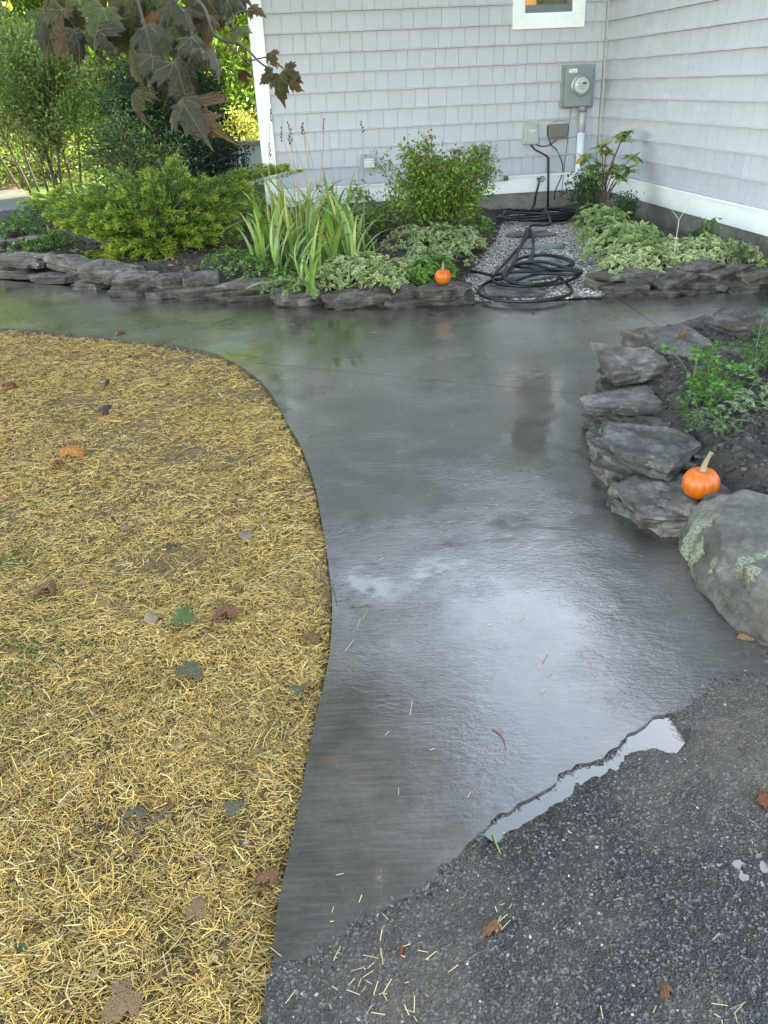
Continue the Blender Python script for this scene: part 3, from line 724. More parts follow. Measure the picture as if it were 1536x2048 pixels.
def stones():
    w1 = wall('long low dry-laid slate wall edging the juniper and iris bed', 0)
    S = lambda *a, **k: stone(*a, parent=k.pop('w', w1), **k)
    #  px   py  ztop   Lpx  D    h    yaw
    S(-60, 505, .17, 150, .34, .10, -6, mat=SLATEP); S(-40, 530, .09, 160, .3, .09, -4)
    S(55, 511, .17, 128, .36, .075, -8, mat=SLATEP, tilt=(0, 4)); S(30, 535, .08, 120, .3, .08, -5)
    S(140, 518, .165, 112, .34, .10, -14, mat=SLATEP, tilt=(0, 6)); S(105, 549, .06, 110, .24, .06, -8, mat=SLATE)
    S(213, 531, .16, 128, .34, .12, -18, mat=SLATEP, dome=.25, tilt=(4, 5)); S(180, 563, .05, 80, .22, .05, -5)
    S(268, 549, .135, 84, .30, .12, -10, mat=SLATEP, tilt=(3, 3)); S(262, 577, .045, 95, .24, .045, -5)
    S(335, 553, .12, 72, .3, .12, -4, mat=SLATE); S(330, 580, .05, 80, .2, .05, 0)
    S(398, 549, .15, 96, .30, .11, -6, mat=SLATE, tilt=(4, 0), taper=.02)
    S(420, 574, .075, 130, .26, .075, 0); S(480, 575, .06, 130, .25, .06, -3)
    S(512, 563, .115, 142, .26, .045, -3, mat=SLATEP, tilt=(3, -1)); S(500, 585, .04, 160, .25, .04, 0)
    S(597, 580, .095, 118, .26, .095, -4, mat=SLATEP, rnd=.55, dome=.2, tilt=(5, 3)); 
    S(720, 584, .085, 138, .3, .06, 2, tilt=(5, -2), mat=SLATE); S(712, 600, .035, 110, .24, .035, 1)
    S(790, 578, .10, 100, .28, .085, 6, tilt=(2, -3)); S(815, 596, .05, 90, .24, .05, 3); S(760, 590, .06, 60, .2, .06, -10)
    S(886, 571, .12, 100, .32, .10, 3, mat=SLATE, rnd=.35); S(885, 596, .035, 90, .25, .035, 0)
    S(922, 593, .04, 60, .24, .045, -12, mat=SLATE)
    S(-150, 470, .2, 160, .4, .2, 5); S(20, 455, .2, 70, .3, .14, 20); S(45, 478, .18, 60, .3, .12, -20, mat=SLATEP); S(-20, 480, .2, 80, .35, .16, 10)
    w2 = wall('short stacked slate wall edging the pale leafy bed by the right house wall', 0)
    S(1200, 556, .075, 55, .24, .06, -30, w=w2, mat=SLATEP, tilt=(0, 6))
    S(1252, 541, .125, 122, .24, .045, 6, w=w2, mat=SLATEP, tilt=(2, -2))
    S(1285, 553, .095, 108, .26, .05, 5, w=w2, mat=SLATE); S(1256, 569, .06, 92, .24, .06, 2, w=w2, mat=SLATE)
    S(1340, 555, .10, 92, .26, .07, 26, w=w2, tilt=(0, -16), mat=SLATE); S(1240, 583, .02, 76, .2, .03, 0, w=w2)
    S(1394, 527, .155, 92, .26, .075, -4, w=w2, mat=SLATEP, tilt=(4, 2)); S(1442, 538, .13, 122, .26, .08, 10, w=w2, tilt=(2, -9), mat=SLATE)
    S(1376, 572, .045, 80, .2, .045, 0, w=w2); S(1443, 566, .05, 42, .16, .04, -18, w=w2, tilt=(0, 10), mat=SLATEP); S(1410, 558, .08, 110, .22, .08, 3, w=w2)
    S(1512, 541, .13, 84, .30, .09, -8, w=w2, mat=SLATE); S(1500, 566, .05, 100, .24, .06, 0, w=w2); S(1600, 540, .13, 110, .3, .12, 5, w=w2); S(1330, 580, .03, 80, .2, .035, 2, w=w2)
    S(1700, 535, .12, 120, .3, .12, 5, w=w2)
    w3 = wall('curving wall of big flat grey stones around the bare earth bed at right', 0)
    S(1404, 640, .16, 90, .22, .10, 8, w=w3); S(1388, 655, .12, 90, .24, .12, 8, w=w3, mat=SLATEG)
    S(1484, 634, .24, 86, .26, .12, 2, w=w3, mat=SLATE, dome=.35, rnd=.35); S(1480, 668, .12, 100, .26, .12, 0, w=w3)
    S(1565, 648, .19, 90, .26, .10, 0, w=w3, mat=SLATE); S(1650, 640, .18, 100, .3, .14, 0, w=w3)
    S(1436, 666, .17, 64, .22, .07, -8, w=w3); S(1298, 665, .16, 80, .26, .12, 12, w=w3, mat=SLATEP)
    S(1358, 682, .21, 140, .40, .11, -16, w=w3, mat=SLATEG, tilt=(7, 4), dome=.15, nA=80)
    S(1350, 712, .11, 150, .36, .12, -10, w=w3)
    S(1456, 705, .17, 92, .26, .09, -14, w=w3, mat=SLATE, dome=.2); S(1412, 735, .15, 74, .2, .10, -12, w=w3)
    S(1266, 726, .185, 142, .40, .08, 14, w=w3, mat=SLATEP, tilt=(9, 0), nA=80, taper=.2)
    S(1272, 770, .10, 130, .30, .08, 8, w=w3, mat=SLATE); S(1362, 762, .13, 66, .24, .10, -20, w=w3, mat=SLATEP)
    S(1262, 797, .135, 152, .22, .045, -6, w=w3, mat=SLATEG, tilt=(5, 2), nA=70)
    S(1248, 840, .075, 78, .24, .10, 0, w=w3, mat=SLATE); S(1330, 835, .09, 110, .2, .1, 0, w=w3)
    S(1302, 878, .155, 164, .34, .125, -12, w=w3, mat=SLATEG, tilt=(3, 3), nA=80, taper=.04)
    S(1230, 905, .04, 40, .3, .08, 10, w=w3); S(1222, 868, .05, 32, .16, .07, 30, w=w3, mat=SLATEP)
    S(1330, 990, .075, 175, .30, .055, -16, w=w3, mat=SLATEP, tilt=(0, 3), nA=80); S(1340, 1010, .03, 150, .26, .06, -16, w=w3)
    S(1425, 980, .115, 70, .16, .07, 24, w=w3, mat=SLATEP); S(1445, 775, .165, 62, .2, .04, 0, w=w3, mat=SLATE)
    S(1400, 975, .05, 100, .25, .08, 0, w=w3)
    for x, y, L, yw, zt in [(1285, 700, 80, 40, .08), (1248, 742, 76, 60, .07), (1222, 785, 80, 85, .06), (1215, 822, 70, 95, .07), (1222, 858, 76, 100, .05), (1222, 895, 60, 105, .07), (1238, 930, 80, 112, .05), (1262, 972, 84, 125, .055), (1300, 1008, 84, 135, .05), (1345, 1030, 80, 150, .06), (1370, 1005, 90, 10, .08), (1420, 1000, 90, 20, .085),
                            (1330, 740, 90, 10, .10), (1300, 845, 90, 15, .10), (1360, 905, 80, -20, .11), (1390, 700, 100, -12, .13), (1500, 690, 90, 0, .15)]:
        S(x, y, zt, L, .17, .09, yw*.35, w=w3, mat=(SLATE, SLATEG, SLATEP)[(x+y) % 3])
    # the boulder
    o = blob('boulder', (1.235, 2.045, .030), (.47, .42, .26), -58, 6, 19, None, (0, 0)); me = o.data
    me.materials.clear(); me.materials.append(boulder_mat(o))
    tag(o, 'big rounded grey boulder with pale green lichen rings beside the path', 'boulder')
    P = G(1560, 1030, .12); o = blob('rock', (P[0], P[1], .06), (.20, .14, .12), -40, 4, 23, SLATEG); tag(o, 'smaller rounded grey rock behind the lichen boulder at the right edge', 'rock')
def blob(name, loc, dims, yaw, sub, seed, mat, tilt=(0, 0)):
    """rounded field stone: a ball cut by a few planes and roughened"""
    r = random.Random(seed); bm = bmesh.new(); bmesh.ops.create_icosphere(bm, subdivisions=sub, radius=1)
    pl = [(Vector((r.gauss(0, 1), r.gauss(0, 1), r.gauss(.1, .8))).normalized(), r.uniform(.50, .80)) for _ in range(12)]+[(Vector((.05, -.1, 1)).normalized(), .50)]
    so = Vector((seed*3.3, seed*1.7, seed*.9))
    for v in bm.verts:
        p = v.co.copy()
        for n, d in pl:
            e = p.dot(n)-d
            if e > 0: p -= n*e*.95
        f = 1+.10*noise.noise(p*1.6+so)+.05*noise.noise(p*4+so)+.022*noise.noise(p*10+so)+.016*noise.noise(p*22+so)+.007*noise.noise(p*60+so)
        vd = noise.voronoi(p*1.5+so)[0]; f -= .030*max(0, 1-(vd[1]-vd[0])/.07); vd = noise.voronoi(p*3.7+so)[0]; f -= .012*max(0, 1-(vd[1]-vd[0])/.10)
        c = p.z*5+noise.noise(p*2+so)*1.5; f += .014*(c-math.floor(c)-.5)*(1-abs(p.z))
        p *= f; v.co = Vector((p.x*dims[0], p.y*dims[1], p.z*dims[2]))
    me = bpy.data.meshes.new(name); bm.to_mesh(me); bm.free()
    me.polygons.foreach_set('use_smooth', np.ones(len(me.polygons), bool)); me.set_sharp_from_angle(angle=RAD(35))
    if mat: me.materials.append(mat)
    o = obj(name, me); o.location = loc; o.rotation_euler = (RAD(tilt[0]), RAD(tilt[1]), RAD(yaw)); return o
def boulder_mat(o):
    m, t, b = new_mat('lichen_boulder'); v = coords(t); vs = coords(t, (1, 1, 5))
    c = ramp(t, noise_(t, v, 5, 9, .75, .5), [(.34, (.10, .085, .066)), (.5, (.20, .178, .150)), (.68, (.35, .325, .29))])
    c = mixc(t, .5, c, ramp(t, noise_(t, v, 45, 6, .75), [(.36, g3(.5)), (.64, g3(1.4))]), 'MULTIPLY')
    c = mixc(t, .5, c, ramp(t, noise_(t, vs, 8, 6, .7), [(.32, g3(.55)), (.68, g3(1.25))]), 'MULTIPLY')
    c = mixc(t, ramp(t, noise_(t, v, 3.2, 6, .6), [(.5, g3(0)), (.65, g3(.55))]), c, (.12, .088, .045))
    # lichen crusts where they grow on the stone (ring-like colonies)
    bpy.context.view_layer.update(); Mi = o.matrix_world.inverted()
    spots = [(1395, 1050, .030), (1378, 1085, .030), (1392, 1108, .022), (1420, 1040, .022), (1358, 1052, .020), (1382, 1128, .014), (1425, 1130, .010), (1490, 1120, .016),
             (1505, 1140, .016), (1478, 1132, .010), (1520, 1112, .010), (1540, 1108, .012)]
    acc = None; wob = math_(t, 'MULTIPLY_ADD', noise_(t, v, 42, 10, .9), .080, -.045)
    for x, y, r in spots:
        a_ = Mi @ Vector(CAM); b_ = Mi @ Vector(PD(x, y, 2)); hit, p, _n, _f = o.ray_cast(a_, (b_-a_).normalized())
        if not hit: continue
        vm = n_(t, 'ShaderNodeVectorMath'); vm.operation = 'SUBTRACT'; t.links.new(v, vm.inputs[0]); vm.inputs[1].default_value = p
        ms = n_(t, 'ShaderNodeVectorMath'); ms.operation = 'MULTIPLY'; ms.inputs[1].default_value = (1, 1, .5); t.links.new(vm.outputs[0], ms.inputs[0])
        ln = n_(t, 'ShaderNodeVectorMath'); ln.operation = 'LENGTH'; t.links.new(ms.outputs[0], ln.inputs[0])
        d = math_(t, 'SUBTRACT', ln.outputs['Value'], r*1.15); acc = d if acc is None else math_(t, 'MINIMUM', acc, d)
    e = math_(t, 'ADD', acc, wob)
    f = ramp(t, math_(t, 'MULTIPLY_ADD', e, 60, .5), [(.45, g3(1)), (.6, g3(0))])
    lc = ramp(t, noise_(t, v, 120, 4, .7), [(.38, (.13, .145, .08)), (.58, (.46, .48, .33))])
    c = mixc(t, f, c, lc); t.links.new(c, b.inputs['Base Color']); b.inputs['Roughness'].default_value = .62
    n1 = bump(t, b, noise_(t, vs, 6, 8, .75), 1, .04); n2 = bump(t, b, noise_(t, v, 25, 8, .78), 1, .02, n1)
    bump(t, b, math_(t, 'MULTIPLY', f, noise_(t, v, 150, 3)), .8, .006, n2)
    return m
stones()
def flagstones():
    for (x, y, Lp, D, yaw, mat, lab) in [
        (1030, 580, 128, .52, 6, SLATEP, 'large rough purple-grey stepping stone nearest the path, inside the hose loop'),
        (1050, 553, 118, .30, 4, BLUEST, 'wet stepping stone half hidden under the black hose coil'),
        (1072, 521, 108, .42, 0, BLUEST, 'pale wet stepping stone ringed by the upper hose loop'),
        (1084, 492, 88, .34, -2, BLUEST, 'pale blue rectangular stepping stone behind the coil'),
        (1062, 469, 104, .40, -4, SLATEP, 'grey stepping stone in front of the far hose pile')]:
        _sid[0] += 1
        P = G(x, y, .02); a = Lp/2/FPX*depth_of(P)
        v, q, t = slab_stone(_sid[0]*13+5, a, D/2, .035, 50, .1, 6, 0, .03)
        v[:, 2] = np.where(v[:, 2] > 0, .017+(v[:, 2]-.017)*.5, v[:, 2])
        me = mesh('stepping_stone', v, [q, t], mat, True); me.set_sharp_from_angle(angle=RAD(35))
        o = obj('stepping_stone', me); o.location = (P[0], P[1], .014); o.rotation_euler = (0, 0, RAD(yaw))
        tag(o, lab, 'stepping stone', 'stepping stones in the gravel')
flagstones()

# ------------------------------------------------------------------ house
def house():
    root = thing('house', 'grey shingle-sided house with white trim, corner of two walls and a window', 'house', CORNER, PSI)
    XL = -HU+.02; BT = .397; CH = .1895                      # left end, band top, course height
    YN = -6.6
    wb = MB(); wb.box(XL+.02, .3, .0, .25, .20, 4.3); back = wb.build('wall', SIDTRIM, root)
    wb = MB(); wb.box(.0, .25, YN, -.001, .20, 4.3); right = wb.build('wall', SIDTRIM, root)
    wx0, wz0 = -1.105, 1.871; wx1 = -.30; wz1 = 3.3
    # shingle meshes, a few widths shared
    def sh_mesh(w_, hh=CH):
        e = .0015; pr = [(0, 0), (-.0165, 0), (-.035, .0015), (-.035, .009), (-.019, .018), (-.007, hh+.012), (0, hh+.012)]
        v = [(x, y, z) for x in (e, w_-e) for y, z in pr]; k = len(pr)
        q = [(i, i+1, k+i+1, k+i) for i in range(k-1)]
        t = [(k+0, k+i, k+i+1) for i in range(1, k-1)]+[(0, i+1, i) for i in range(1, k-1)]
        return mesh('shingle', v, [np.array(q), np.array(t)], SIDING)
    widths = [.11, .13, .145, .16, .175, .19, .205]; MS = {}
    def get(w_):
        k = round(w_, 3)
        if k not in MS: MS[k] = sh_mesh(k)
        return MS[k]
    cand = []
    r = random.Random(5)
    for k in range(11):
        z = BT+.002+k*CH
        x = XL+.155+r.uniform(-.06, 0)
        first = True
        while x < -.052:
            w_ = r.choice(widths); w_ = min(w_, -.052-x)
            x0 = x
            if first: x0 = XL+.152; w_ = x+w_-x0; first = False
            x = x0+w_
            if w_ < .03: continue
            if z > wz0-.01 and x0+w_ > wx0+.02 and x0 < wx1-.02:
                if x0 < wx0: w_ = wx0+.01-x0
                elif x0+w_ > wx1: w_ = x0+w_-(wx1-.01); x0 = wx1-.01
                else: continue
                if w_ < .01: continue
            cand.append(('b', x0, z, w_, k))
        y = -.052
        while y > YN+.05:
            w_ = r.choice(widths); cand.append(('r', y, z, w_, k)); y -= w_
    def score(c):
        s, p, z, w_, k = c
        P = CORNER+(U*(p+w_/2) if s == 'b' else V*(p-w_/2))+np.array([0, 0, z+CH/2])
        if depth_of(P) < .5: return 0
        x, y = pix(P)
        if x < -30 or x > 1560 or y < -30: return 0
        a = w_*CH*(FPX/depth_of(P))**2
        if s == 'r': a *= abs((P-CAM)@U)/np.linalg.norm(P-CAM)
        return a
    cand.sort(key=score, reverse=True)
    rest = {'b': MB(), 'r': MB()}
    for i, (s, p, z, w_, k) in enumerate(cand):
        if i < 300 and score((s, p, z, w_, k)) > 0:
            o = obj('shingle', get(w_), back if s == 'b' else right)
            if s == 'b': o.location = (p, -.001, z+r.uniform(-.0015, .0015))
            else: o.location = (-.001, p, z+r.uniform(-.0015, .0015)); o.rotation_euler = (0, 0, -math.pi/2)
        else:
            me = get(w_); v = np.array([vv.co[:] for vv in me.vertices])
            if s == 'r': v = np.stack([v[:, 1]-.001, -v[:, 0]+p, v[:, 2]+z], 1)
            else: v = v+np.array([p, -.001, z])
            q = [list(f.vertices) for f in me.polygons if len(f.vertices) == 4]; t = [list(f.vertices) for f in me.polygons if len(f.vertices) == 3]
            rest[s].add(v, q, t)
    # upper courses, out of the frame
    for k in range(11, 20):
        z = BT+.002+k*CH
        for s in 'br':
            a, b_ = (XL+.152, -.052) if s == 'b' else (.052, -YN)
            if s == 'b' and z < wz1: segs = [(a, wx0+.01), (wx1-.01, b_)]
            else: segs = [(a, b_)]
            for a_, c_ in segs:
                v = np.array([(a_, 0, 0), (c_, 0, 0), (c_, -.0165, 0), (a_, -.0165, 0), (a_, 0, CH+.01), (c_, 0, CH+.01), (c_, -.006, CH+.01), (a_, -.006, CH+.01)])
                if s == 'r': v = np.stack([v[:, 1]-.001, -v[:, 0], v[:, 2]+z], 1)
                else: v = v+np.array([0, -.001, z])
                rest[s].add(v, [(0, 1, 2, 3), (4, 7, 6, 5), (3, 2, 6, 7), (0, 4, 5, 1)])
    for s, p in (('b', back), ('r', right)):
        o = rest[s].build('shingles', SIDING, p); o['kind'] = 'stuff'
    # trim
    m = MB(); m.box(XL, XL+.15, -.036, .0, .20, 4.3, .003); m.build('corner_board', WHITE, root)
    m = MB(); m.box(XL-.002, XL+.02, .0, .16, .20, 4.3, .003); m.build('corner_board', WHITE, root)
    m = MB(); m.box(-.05, -.002, -.05, -.002, BT+.03, 4.3, .004); m.build('corner_trim', SIDTRIM, root)
    m = MB(); m.box(XL+.151, -.032, -.026, .0, .203, BT-.022, .003); m.build('skirt_board', WHITE, root)
    m = MB(); m.box(XL+.151, -.052, -.050, .0, BT-.020, BT, .004); m.build('drip_cap', WHITE, root)
    m = MB(); m.box(-.026, .0, YN, -.0, .203, BT-.022, .003); m.build('skirt_board', WHITE, root)
    m = MB(); m.box(-.050, .0, YN, -.0, BT-.020, BT, .004); m.build('drip_cap', WHITE, root)
    m = MB(); m.box(XL+.03, .3, .012, .30, -.3, .20); m.box(.012, .3, YN+.03, .011, -.3, .20); m.build('foundation', FOUND, root)
    # window
    wn = MB(); cz0, cz1 = wz0, wz1+.1; cw = .105
    wn.box(wx0, wx1, -.044, .0, cz0, cz0+.125, .003); wn.build('window_casing', WHITE, back)
    for a, b_ in ((wx0, wx0+cw), (wx1-cw, wx1)):
        m = MB(); m.box(a, b_, -.0435, .0, cz0+.1255, cz1, .003); m.build('window_casing', WHITE, back)
    m = MB(); m.box(wx0, wx1, -.044, .0, cz1+.0005, cz1+.12, .003); m.build('window_casing', WHITE, back)
    a, b_, z0 = wx0+cw, wx1-cw, cz0+.1255
    m = MB(); m.box(a, b_, -.030, .03, z0, z0+.024); m.box(a, a+.034, -.024, .03, z0+.0245, cz1); m.box(b_-.034, b_, -.024, .03, z0+.0245, cz1); m.build('window_frame', WHITE, back)
    a2, b2 = a+.034, b_-.034; zr = z0+.024
    m = MB(); m.box(a2, b2, -.014, .02, zr+.0005, zr+.075); m.box(a2, a2+.008, -.014, .02, zr+.076, cz1); m.box(b2-.05, b2, -.012, .02, zr+.076, cz1); m.build('window_sash', flat_mat('screen_grey', (.14, .155, .16), .5), back)
    gm, t, b = new_mat('window_glass'); b.inputs['Base Color'].default_value = (.9, .95, .95, 1); b.inputs['Transmission Weight'].default_value = 1; b.inputs['Roughness'].default_value = .02; b.inputs['IOR'].default_value = 1.2
    m = MB(); m.box(a2+.009, b2-.051, -.006, -.002, zr+.076, cz1-.01); m.build('window_pane', gm, back)
    em, t, b = new_mat('lit_room'); b.inputs['Base Color'].default_value = (.5, .25, .07, 1); b.inputs['Emission Color'].default_value = (1, .50, .12, 1); b.inputs['Emission Strength'].default_value = .05
    m = MB(); m.box(a2+.009, a2+.13, .0, .004, zr+.0765, zr+.32); m.build('lit_room', em, back)
    m = MB(); m.box(a2+.009, a2+.13, .0, .004, zr+.3205, cz1-.02); m.box(a2+.1305, b2-.052, .0, .004, zr+.0765, cz1-.02); m.build('room_wall', flat_mat('room_tan', (.20, .14, .07), .7), back)
    m = MB(); m.box(a2+.19, a2+.20, -.0015, -.0005, zr+.0765, cz1-.02); m.build('blind_edge', DARKP, back)
    # roofs above the frame, they shade the garden
    m = MB()
    m.box(XL-.4, 6.5, -.45, 9, 4.302, 4.45)
    m.add([(XL-.4, -.45, 4.451), (6.5, -.45, 4.451), (6.5, 9, 4.451), (XL-.4, 9, 4.451), (XL-.4, 4, 6.3), (6.5, 4, 6.3)], [(0, 1, 5, 4), (2, 3, 4, 5)], [(0, 4, 3), (1, 2, 5)])
    m.build('roof', ROOFM, root)
    m = MB(); m.box(-.4, 6.5, YN-.4, -.46, 4.303, 4.44)
    m.add([(-.4, YN-.4, 4.441), (-.4, -.46, 4.441), (6.5, -.46, 4.441), (6.5, YN-.4, 4.441), (3.05, YN-.4, 6.0), (3.05, -.46, 6.0)], [(1, 0, 4, 5), (3, 2, 5, 4)], [(0, 3, 4), (2, 1, 5)])
    m.build('roof', ROOFM, root)
    m = MB(); m.box(.26, 6.2, YN, YN+.2, .2, 4.3); m.box(6.0, 6.2, YN+.21, 8.7, .2, 4.3); m.box(XL+.02, 5.9, 8.5, 8.7, .2, 4.3); m.box(XL+.021, XL+.22, .26, 8.49, .2, 4.3)
    m.build('wall', SIDTRIM, root)
    return root
HOUSE = house()
HR = lambda x, y, z: tuple(CORNER+x*U+y*V+np.array([0, 0, z]))

# ------------------------------------------------------------------ things on the wall
def wallthing(name, label, cat): return thing(name, label, cat, CORNER, PSI)
def utilities():
    # electric meter
    t = wallthing('electric_meter', 'grey electric meter box with round glass meter beside the house corner', 'electric meter')
    x0, z0 = W(1119, 217, .02); x1, z1 = W(1190, 127, .02)
    m = MB(); m.box(x0, x1, -.045, -.019, z0, z1, .003); m.build('back_plate', flat_mat('meter_plate', (.23, .25, .25), .45, .1), t)
    bx0, _ = W(1131, 170, .13); bx1, _ = W(1186, 170, .13); 
    m = MB(); m.box(bx0, bx1-.004, -.135, -.0455, z0+.012, z1-.035, .008); bo = m.build('meter_box', GREYM, t)
    m = MB(); m.box(bx0+.012, bx1-.016, -.139, -.1352, z0+.022, z1-.045, .0015); m.build('cover_plate', GREYM, t)
    cx, cz = W(1162, 171, .16); 
    m = MB(); m.lathe([(.0, -.1395), (.108, -.1395), (.108, -.150), (.100, -.156), (.090, -.156)], 'y', 40, (cx, 0, cz)); m.build('meter_ring', flat_mat('meter_ring', (.33, .35, .34), .35, .4), t, True)
    m = MB(); m.lathe([(.086, -.150), (.086, -.200), (.080, -.210), (.06, -.214), (.0, -.215)], 'y', 40, (cx, 0, cz)); g = m.build('meter_glass', flat_mat('meter_face', (.42, .46, .44), .12, 0, .7, 12, .02, .22), t, True)
    m = MB(); m.box(cx-.002, cx+.045, -.2175, -.2152, cz+.012, cz+.034); m.build('digit_display', DARKP, g)
    m = MB(); m.box(cx-.052, cx+.046, -.2172, -.2152, cz-.010, cz-.002); m.box(cx-.03, cx+.03, -.2172, -.2152, cz-.032, cz-.026); m.box(cx-.056, cx-.02, -.2172, -.2152, cz+.018, cz+.026); m.build('dial_print', flat_mat('dial_print', (.22, .25, .24), .5), g)
    lx0, lz = W(1138, 146, .14); lx1, lz2 = W(1155, 137, .14)
    m = MB(); m.box(lx0, lx1, -.1405, -.1392, lz, lz2); lb = m.build('paper_label', PAPER, t)
    m = MB(); m.box(lx0+.006, lx0+.03, -.1412, -.1407, lz2-.018, lz2-.006)
    for k in range(3): m.box(lx0+.036, lx1-.008, -.1412, -.1407, lz2-.016-k*.012, lz2-.013-k*.012)
    m.box(lx0+.006, lx1-.02, -.1412, -.1407, lz+.006, lz+.009)
    m.build('print', flat_mat('label_print', (.35, .35, .36), .6), lb)
    hx, hz = W(1156, 218, .1); m = MB(); m.box(hx-.006, hx+.006, -.10, -.09, hz-.075, hz-.01, .002); m.build('seal_tab', flat_mat('tab', (.30, .28, .16), .5), t)
    # conduit below the meter
    t = wallthing('conduit', 'thick grey pvc conduit running from the meter box down to the ground', 'pipe')
    px_, pz = W(1165, 222, .08); px2, pz2 = W(1162, 265, .08)
    m = MB(); m.tube([(px_, -.085, pz2-.05), (px_, -.085, z0+.014)], .036, 20); m.build('upper_pipe', PVC, t, True)
    m = MB(); m.tube([(px_, -.085, -.02), (px_, -.085, pz2)], .045, 20); m.build('lower_pipe', PVCP, t, True)
    m = MB(); m.lathe([(.036, -.03), (.046, -.03), (.05, .0), (.05, .022)], 'z', 20, (px_, -.085, z0-.014)); m.build('fitting', GREYM, t, True)
    # grey phone box
    t = wallthing('utility_box', 'pale grey rectangular utility box with corner screws left of the taupe box', 'utility box')
    x0, z0 = W(1047, 289, .05); x1, z1 = W(1076, 247, .05)
    m = MB(); m.box(x0-.012, x1-.008, -.038, -.019, z0-.004, z1+.008, .006); m.build('back_plate', GREYP, t)
    m = MB(); m.box(x0, x1, -.088, -.0385, z0, z1, .008); bx = m.build('cover', GREYP, t)
    for a, b_ in ((x0+.02, z0+.022), (x1-.02, z1-.022)):
        m = MB(); m.lathe([(.007, -.0885), (.007, -.091), (0, -.091)], 'y', 10, (a, 0, b_)); m.build('screw', DARKP, bx)
    m = MB(); m.box(x0+.05, x1-.03, -.0892, -.0884, z1-.085, z1-.055); m.build('embossed_label', flat_mat('emboss', (.52, .54, .56), .5), bx)
    for k in range(3):
        m = MB(); m.box(x0+.05, x1-.04, -.0892, -.0884, z1-.10-k*.014, z1-.096-k*.014); m.build('emboss_line', flat_mat('emboss_l', (.42, .45, .45), .5), bx)
    # taupe box
    t = wallthing('utility_box', 'taupe plastic cable box with a rounded top hood beside the conduit', 'utility box')
    tx0, tz0 = W(1096, 275, .06); tx1, tz1 = W(1135, 247, .06)
    m = MB(); m.box(tx0, tx1, -.096, -.0385, tz0, tz1, .008); bx = m.build('cover', TANP, t)
    m = MB(); m.box(tx0+.004, tx1-.004, -.085, -.04, tz0-.022, tz0-.0005, .005); m.build('base', TANP, t)
    m = MB(); m.box(tx0-.008, tx0-.0005, -.08, -.03, tz0+.02, tz1-.01, .002); m.build('hinge', DARKP, t)
    m = MB(); m.tube(smooth_path([(tx0+.05, -.03, tz1-.01), (tx0+.062, -.03, tz1+.028), (tx0+.10, -.03, tz1+.036), (tx1-.04, -.03, tz1+.036), (tx1-.012, -.03, tz1+.024), (tx1-.004, -.03, tz1-.01)]), .007, 8); m.build('mounting_loop', GREYP, t, True)
    # cables
    def cable(label, pts, r, mat=BLACKC, name='cable'):
        m = MB(); m.tube(smooth_path([(W(x, y, o)[0], -o, W(x, y, o)[1]) for x, y, o in pts], 6), r, 8); o = m.build(name, mat, None, True)
        o.location = tuple(CORNER); o.rotation_euler = (0, 0, PSI); return tag(o, label, 'cable')
    cable('thick black cable dropping straight from the pale grey box to the ground', [(1062, 289, .06), (1070, 299, .06), (1085, 307, .05), (1096, 315, .04), (1097, 330, .03), (1097, 360, .04), (1097, 385, .04), (1095, 418, .04)], .0085)
    tag(obj_tube('cable_guard', [(W(1097, 315, .05)[0], -.05, W(1097, 315, .05)[1]), (W(1096, 419, .05)[0], -.05, -.02)], .0125, BLACKC), 'stiff black plastic guard around the cable drop by the tap', 'cable guard')
    cable('black cable looping between the pale grey box and the taupe box', [(1072, 288, .06), (1080, 292, .06), (1092, 292, .06), (1104, 287, .06), (1115, 277, .06)], .0055)
    cable('black cable curving from the taupe box past the white wires to the ground', [(1100, 279, .06), (1102, 290, .05), (1112, 298, .05), (1118, 310, .03), (1124, 325, .03), (1125, 345, .03), (1118, 365, .05), (1111, 381, .05), (1109, 400, .03)], .0055)
    cable('thin black wire running straight down from the meter box', [(1142, 215, .03), (1138, 250, .03), (1133, 300, .03), (1128, 340, .03), (1124, 380, .04), (1123, 395, .02)], .003)
    cable('loose white wires dangling below the taupe box', [(1127, 280, .05), (1132, 290, .05), (1130, 300, .05), (1122, 307, .05), (1113, 312, .05), (1116, 303, .05), (1123, 292, .05)], .0028, flat_mat('white_wire', (.6, .6, .56), .5))
    # dryer vent
    t = wallthing('wall_vent', 'small louvred white wall vent low on the siding behind the iris stalks', 'vent')
    x0, z0 = W(720, 344, .02); x1, z1 = W(753, 306, .02)
    pm = flat_mat('vent_plate', (.34, .35, .37), .5)
    bm = bmesh.new(); c = .03
    prof = [(x0+c, z0), (x1-c, z0), (x1, z0+c), (x1, z1-c), (x1-c, z1), (x0+c, z1), (x0, z1-c), (x0, z0+c)]
    vs = [bm.verts.new((a, -.04, b_)) for a, b_ in prof]; f = bm.faces.new(vs); r = bmesh.ops.extrude_face_region(bm, geom=[f])
    for v in [g for g in r['geom'] if isinstance(g, bmesh.types.BMVert)]: v.co.y += .022
    bmesh.ops.recalc_face_normals(bm, faces=bm.faces[:]); m = MB(); m.bm(bm); m.build('mounting_block', pm, t)
    a0, a1 = x0+.045, x1-.035; h0, h1 = z0+.05, z1-.04
    m = MB(); m.box(a0-.012, a0, -.075, -.0405, h0, h1); m.box(a1, a1+.012, -.075, -.0405, h0, h1); m.box(a0-.012, a1+.012, -.075, -.0405, h1+.0005, h1+.012); m.build('hood', pm, t)
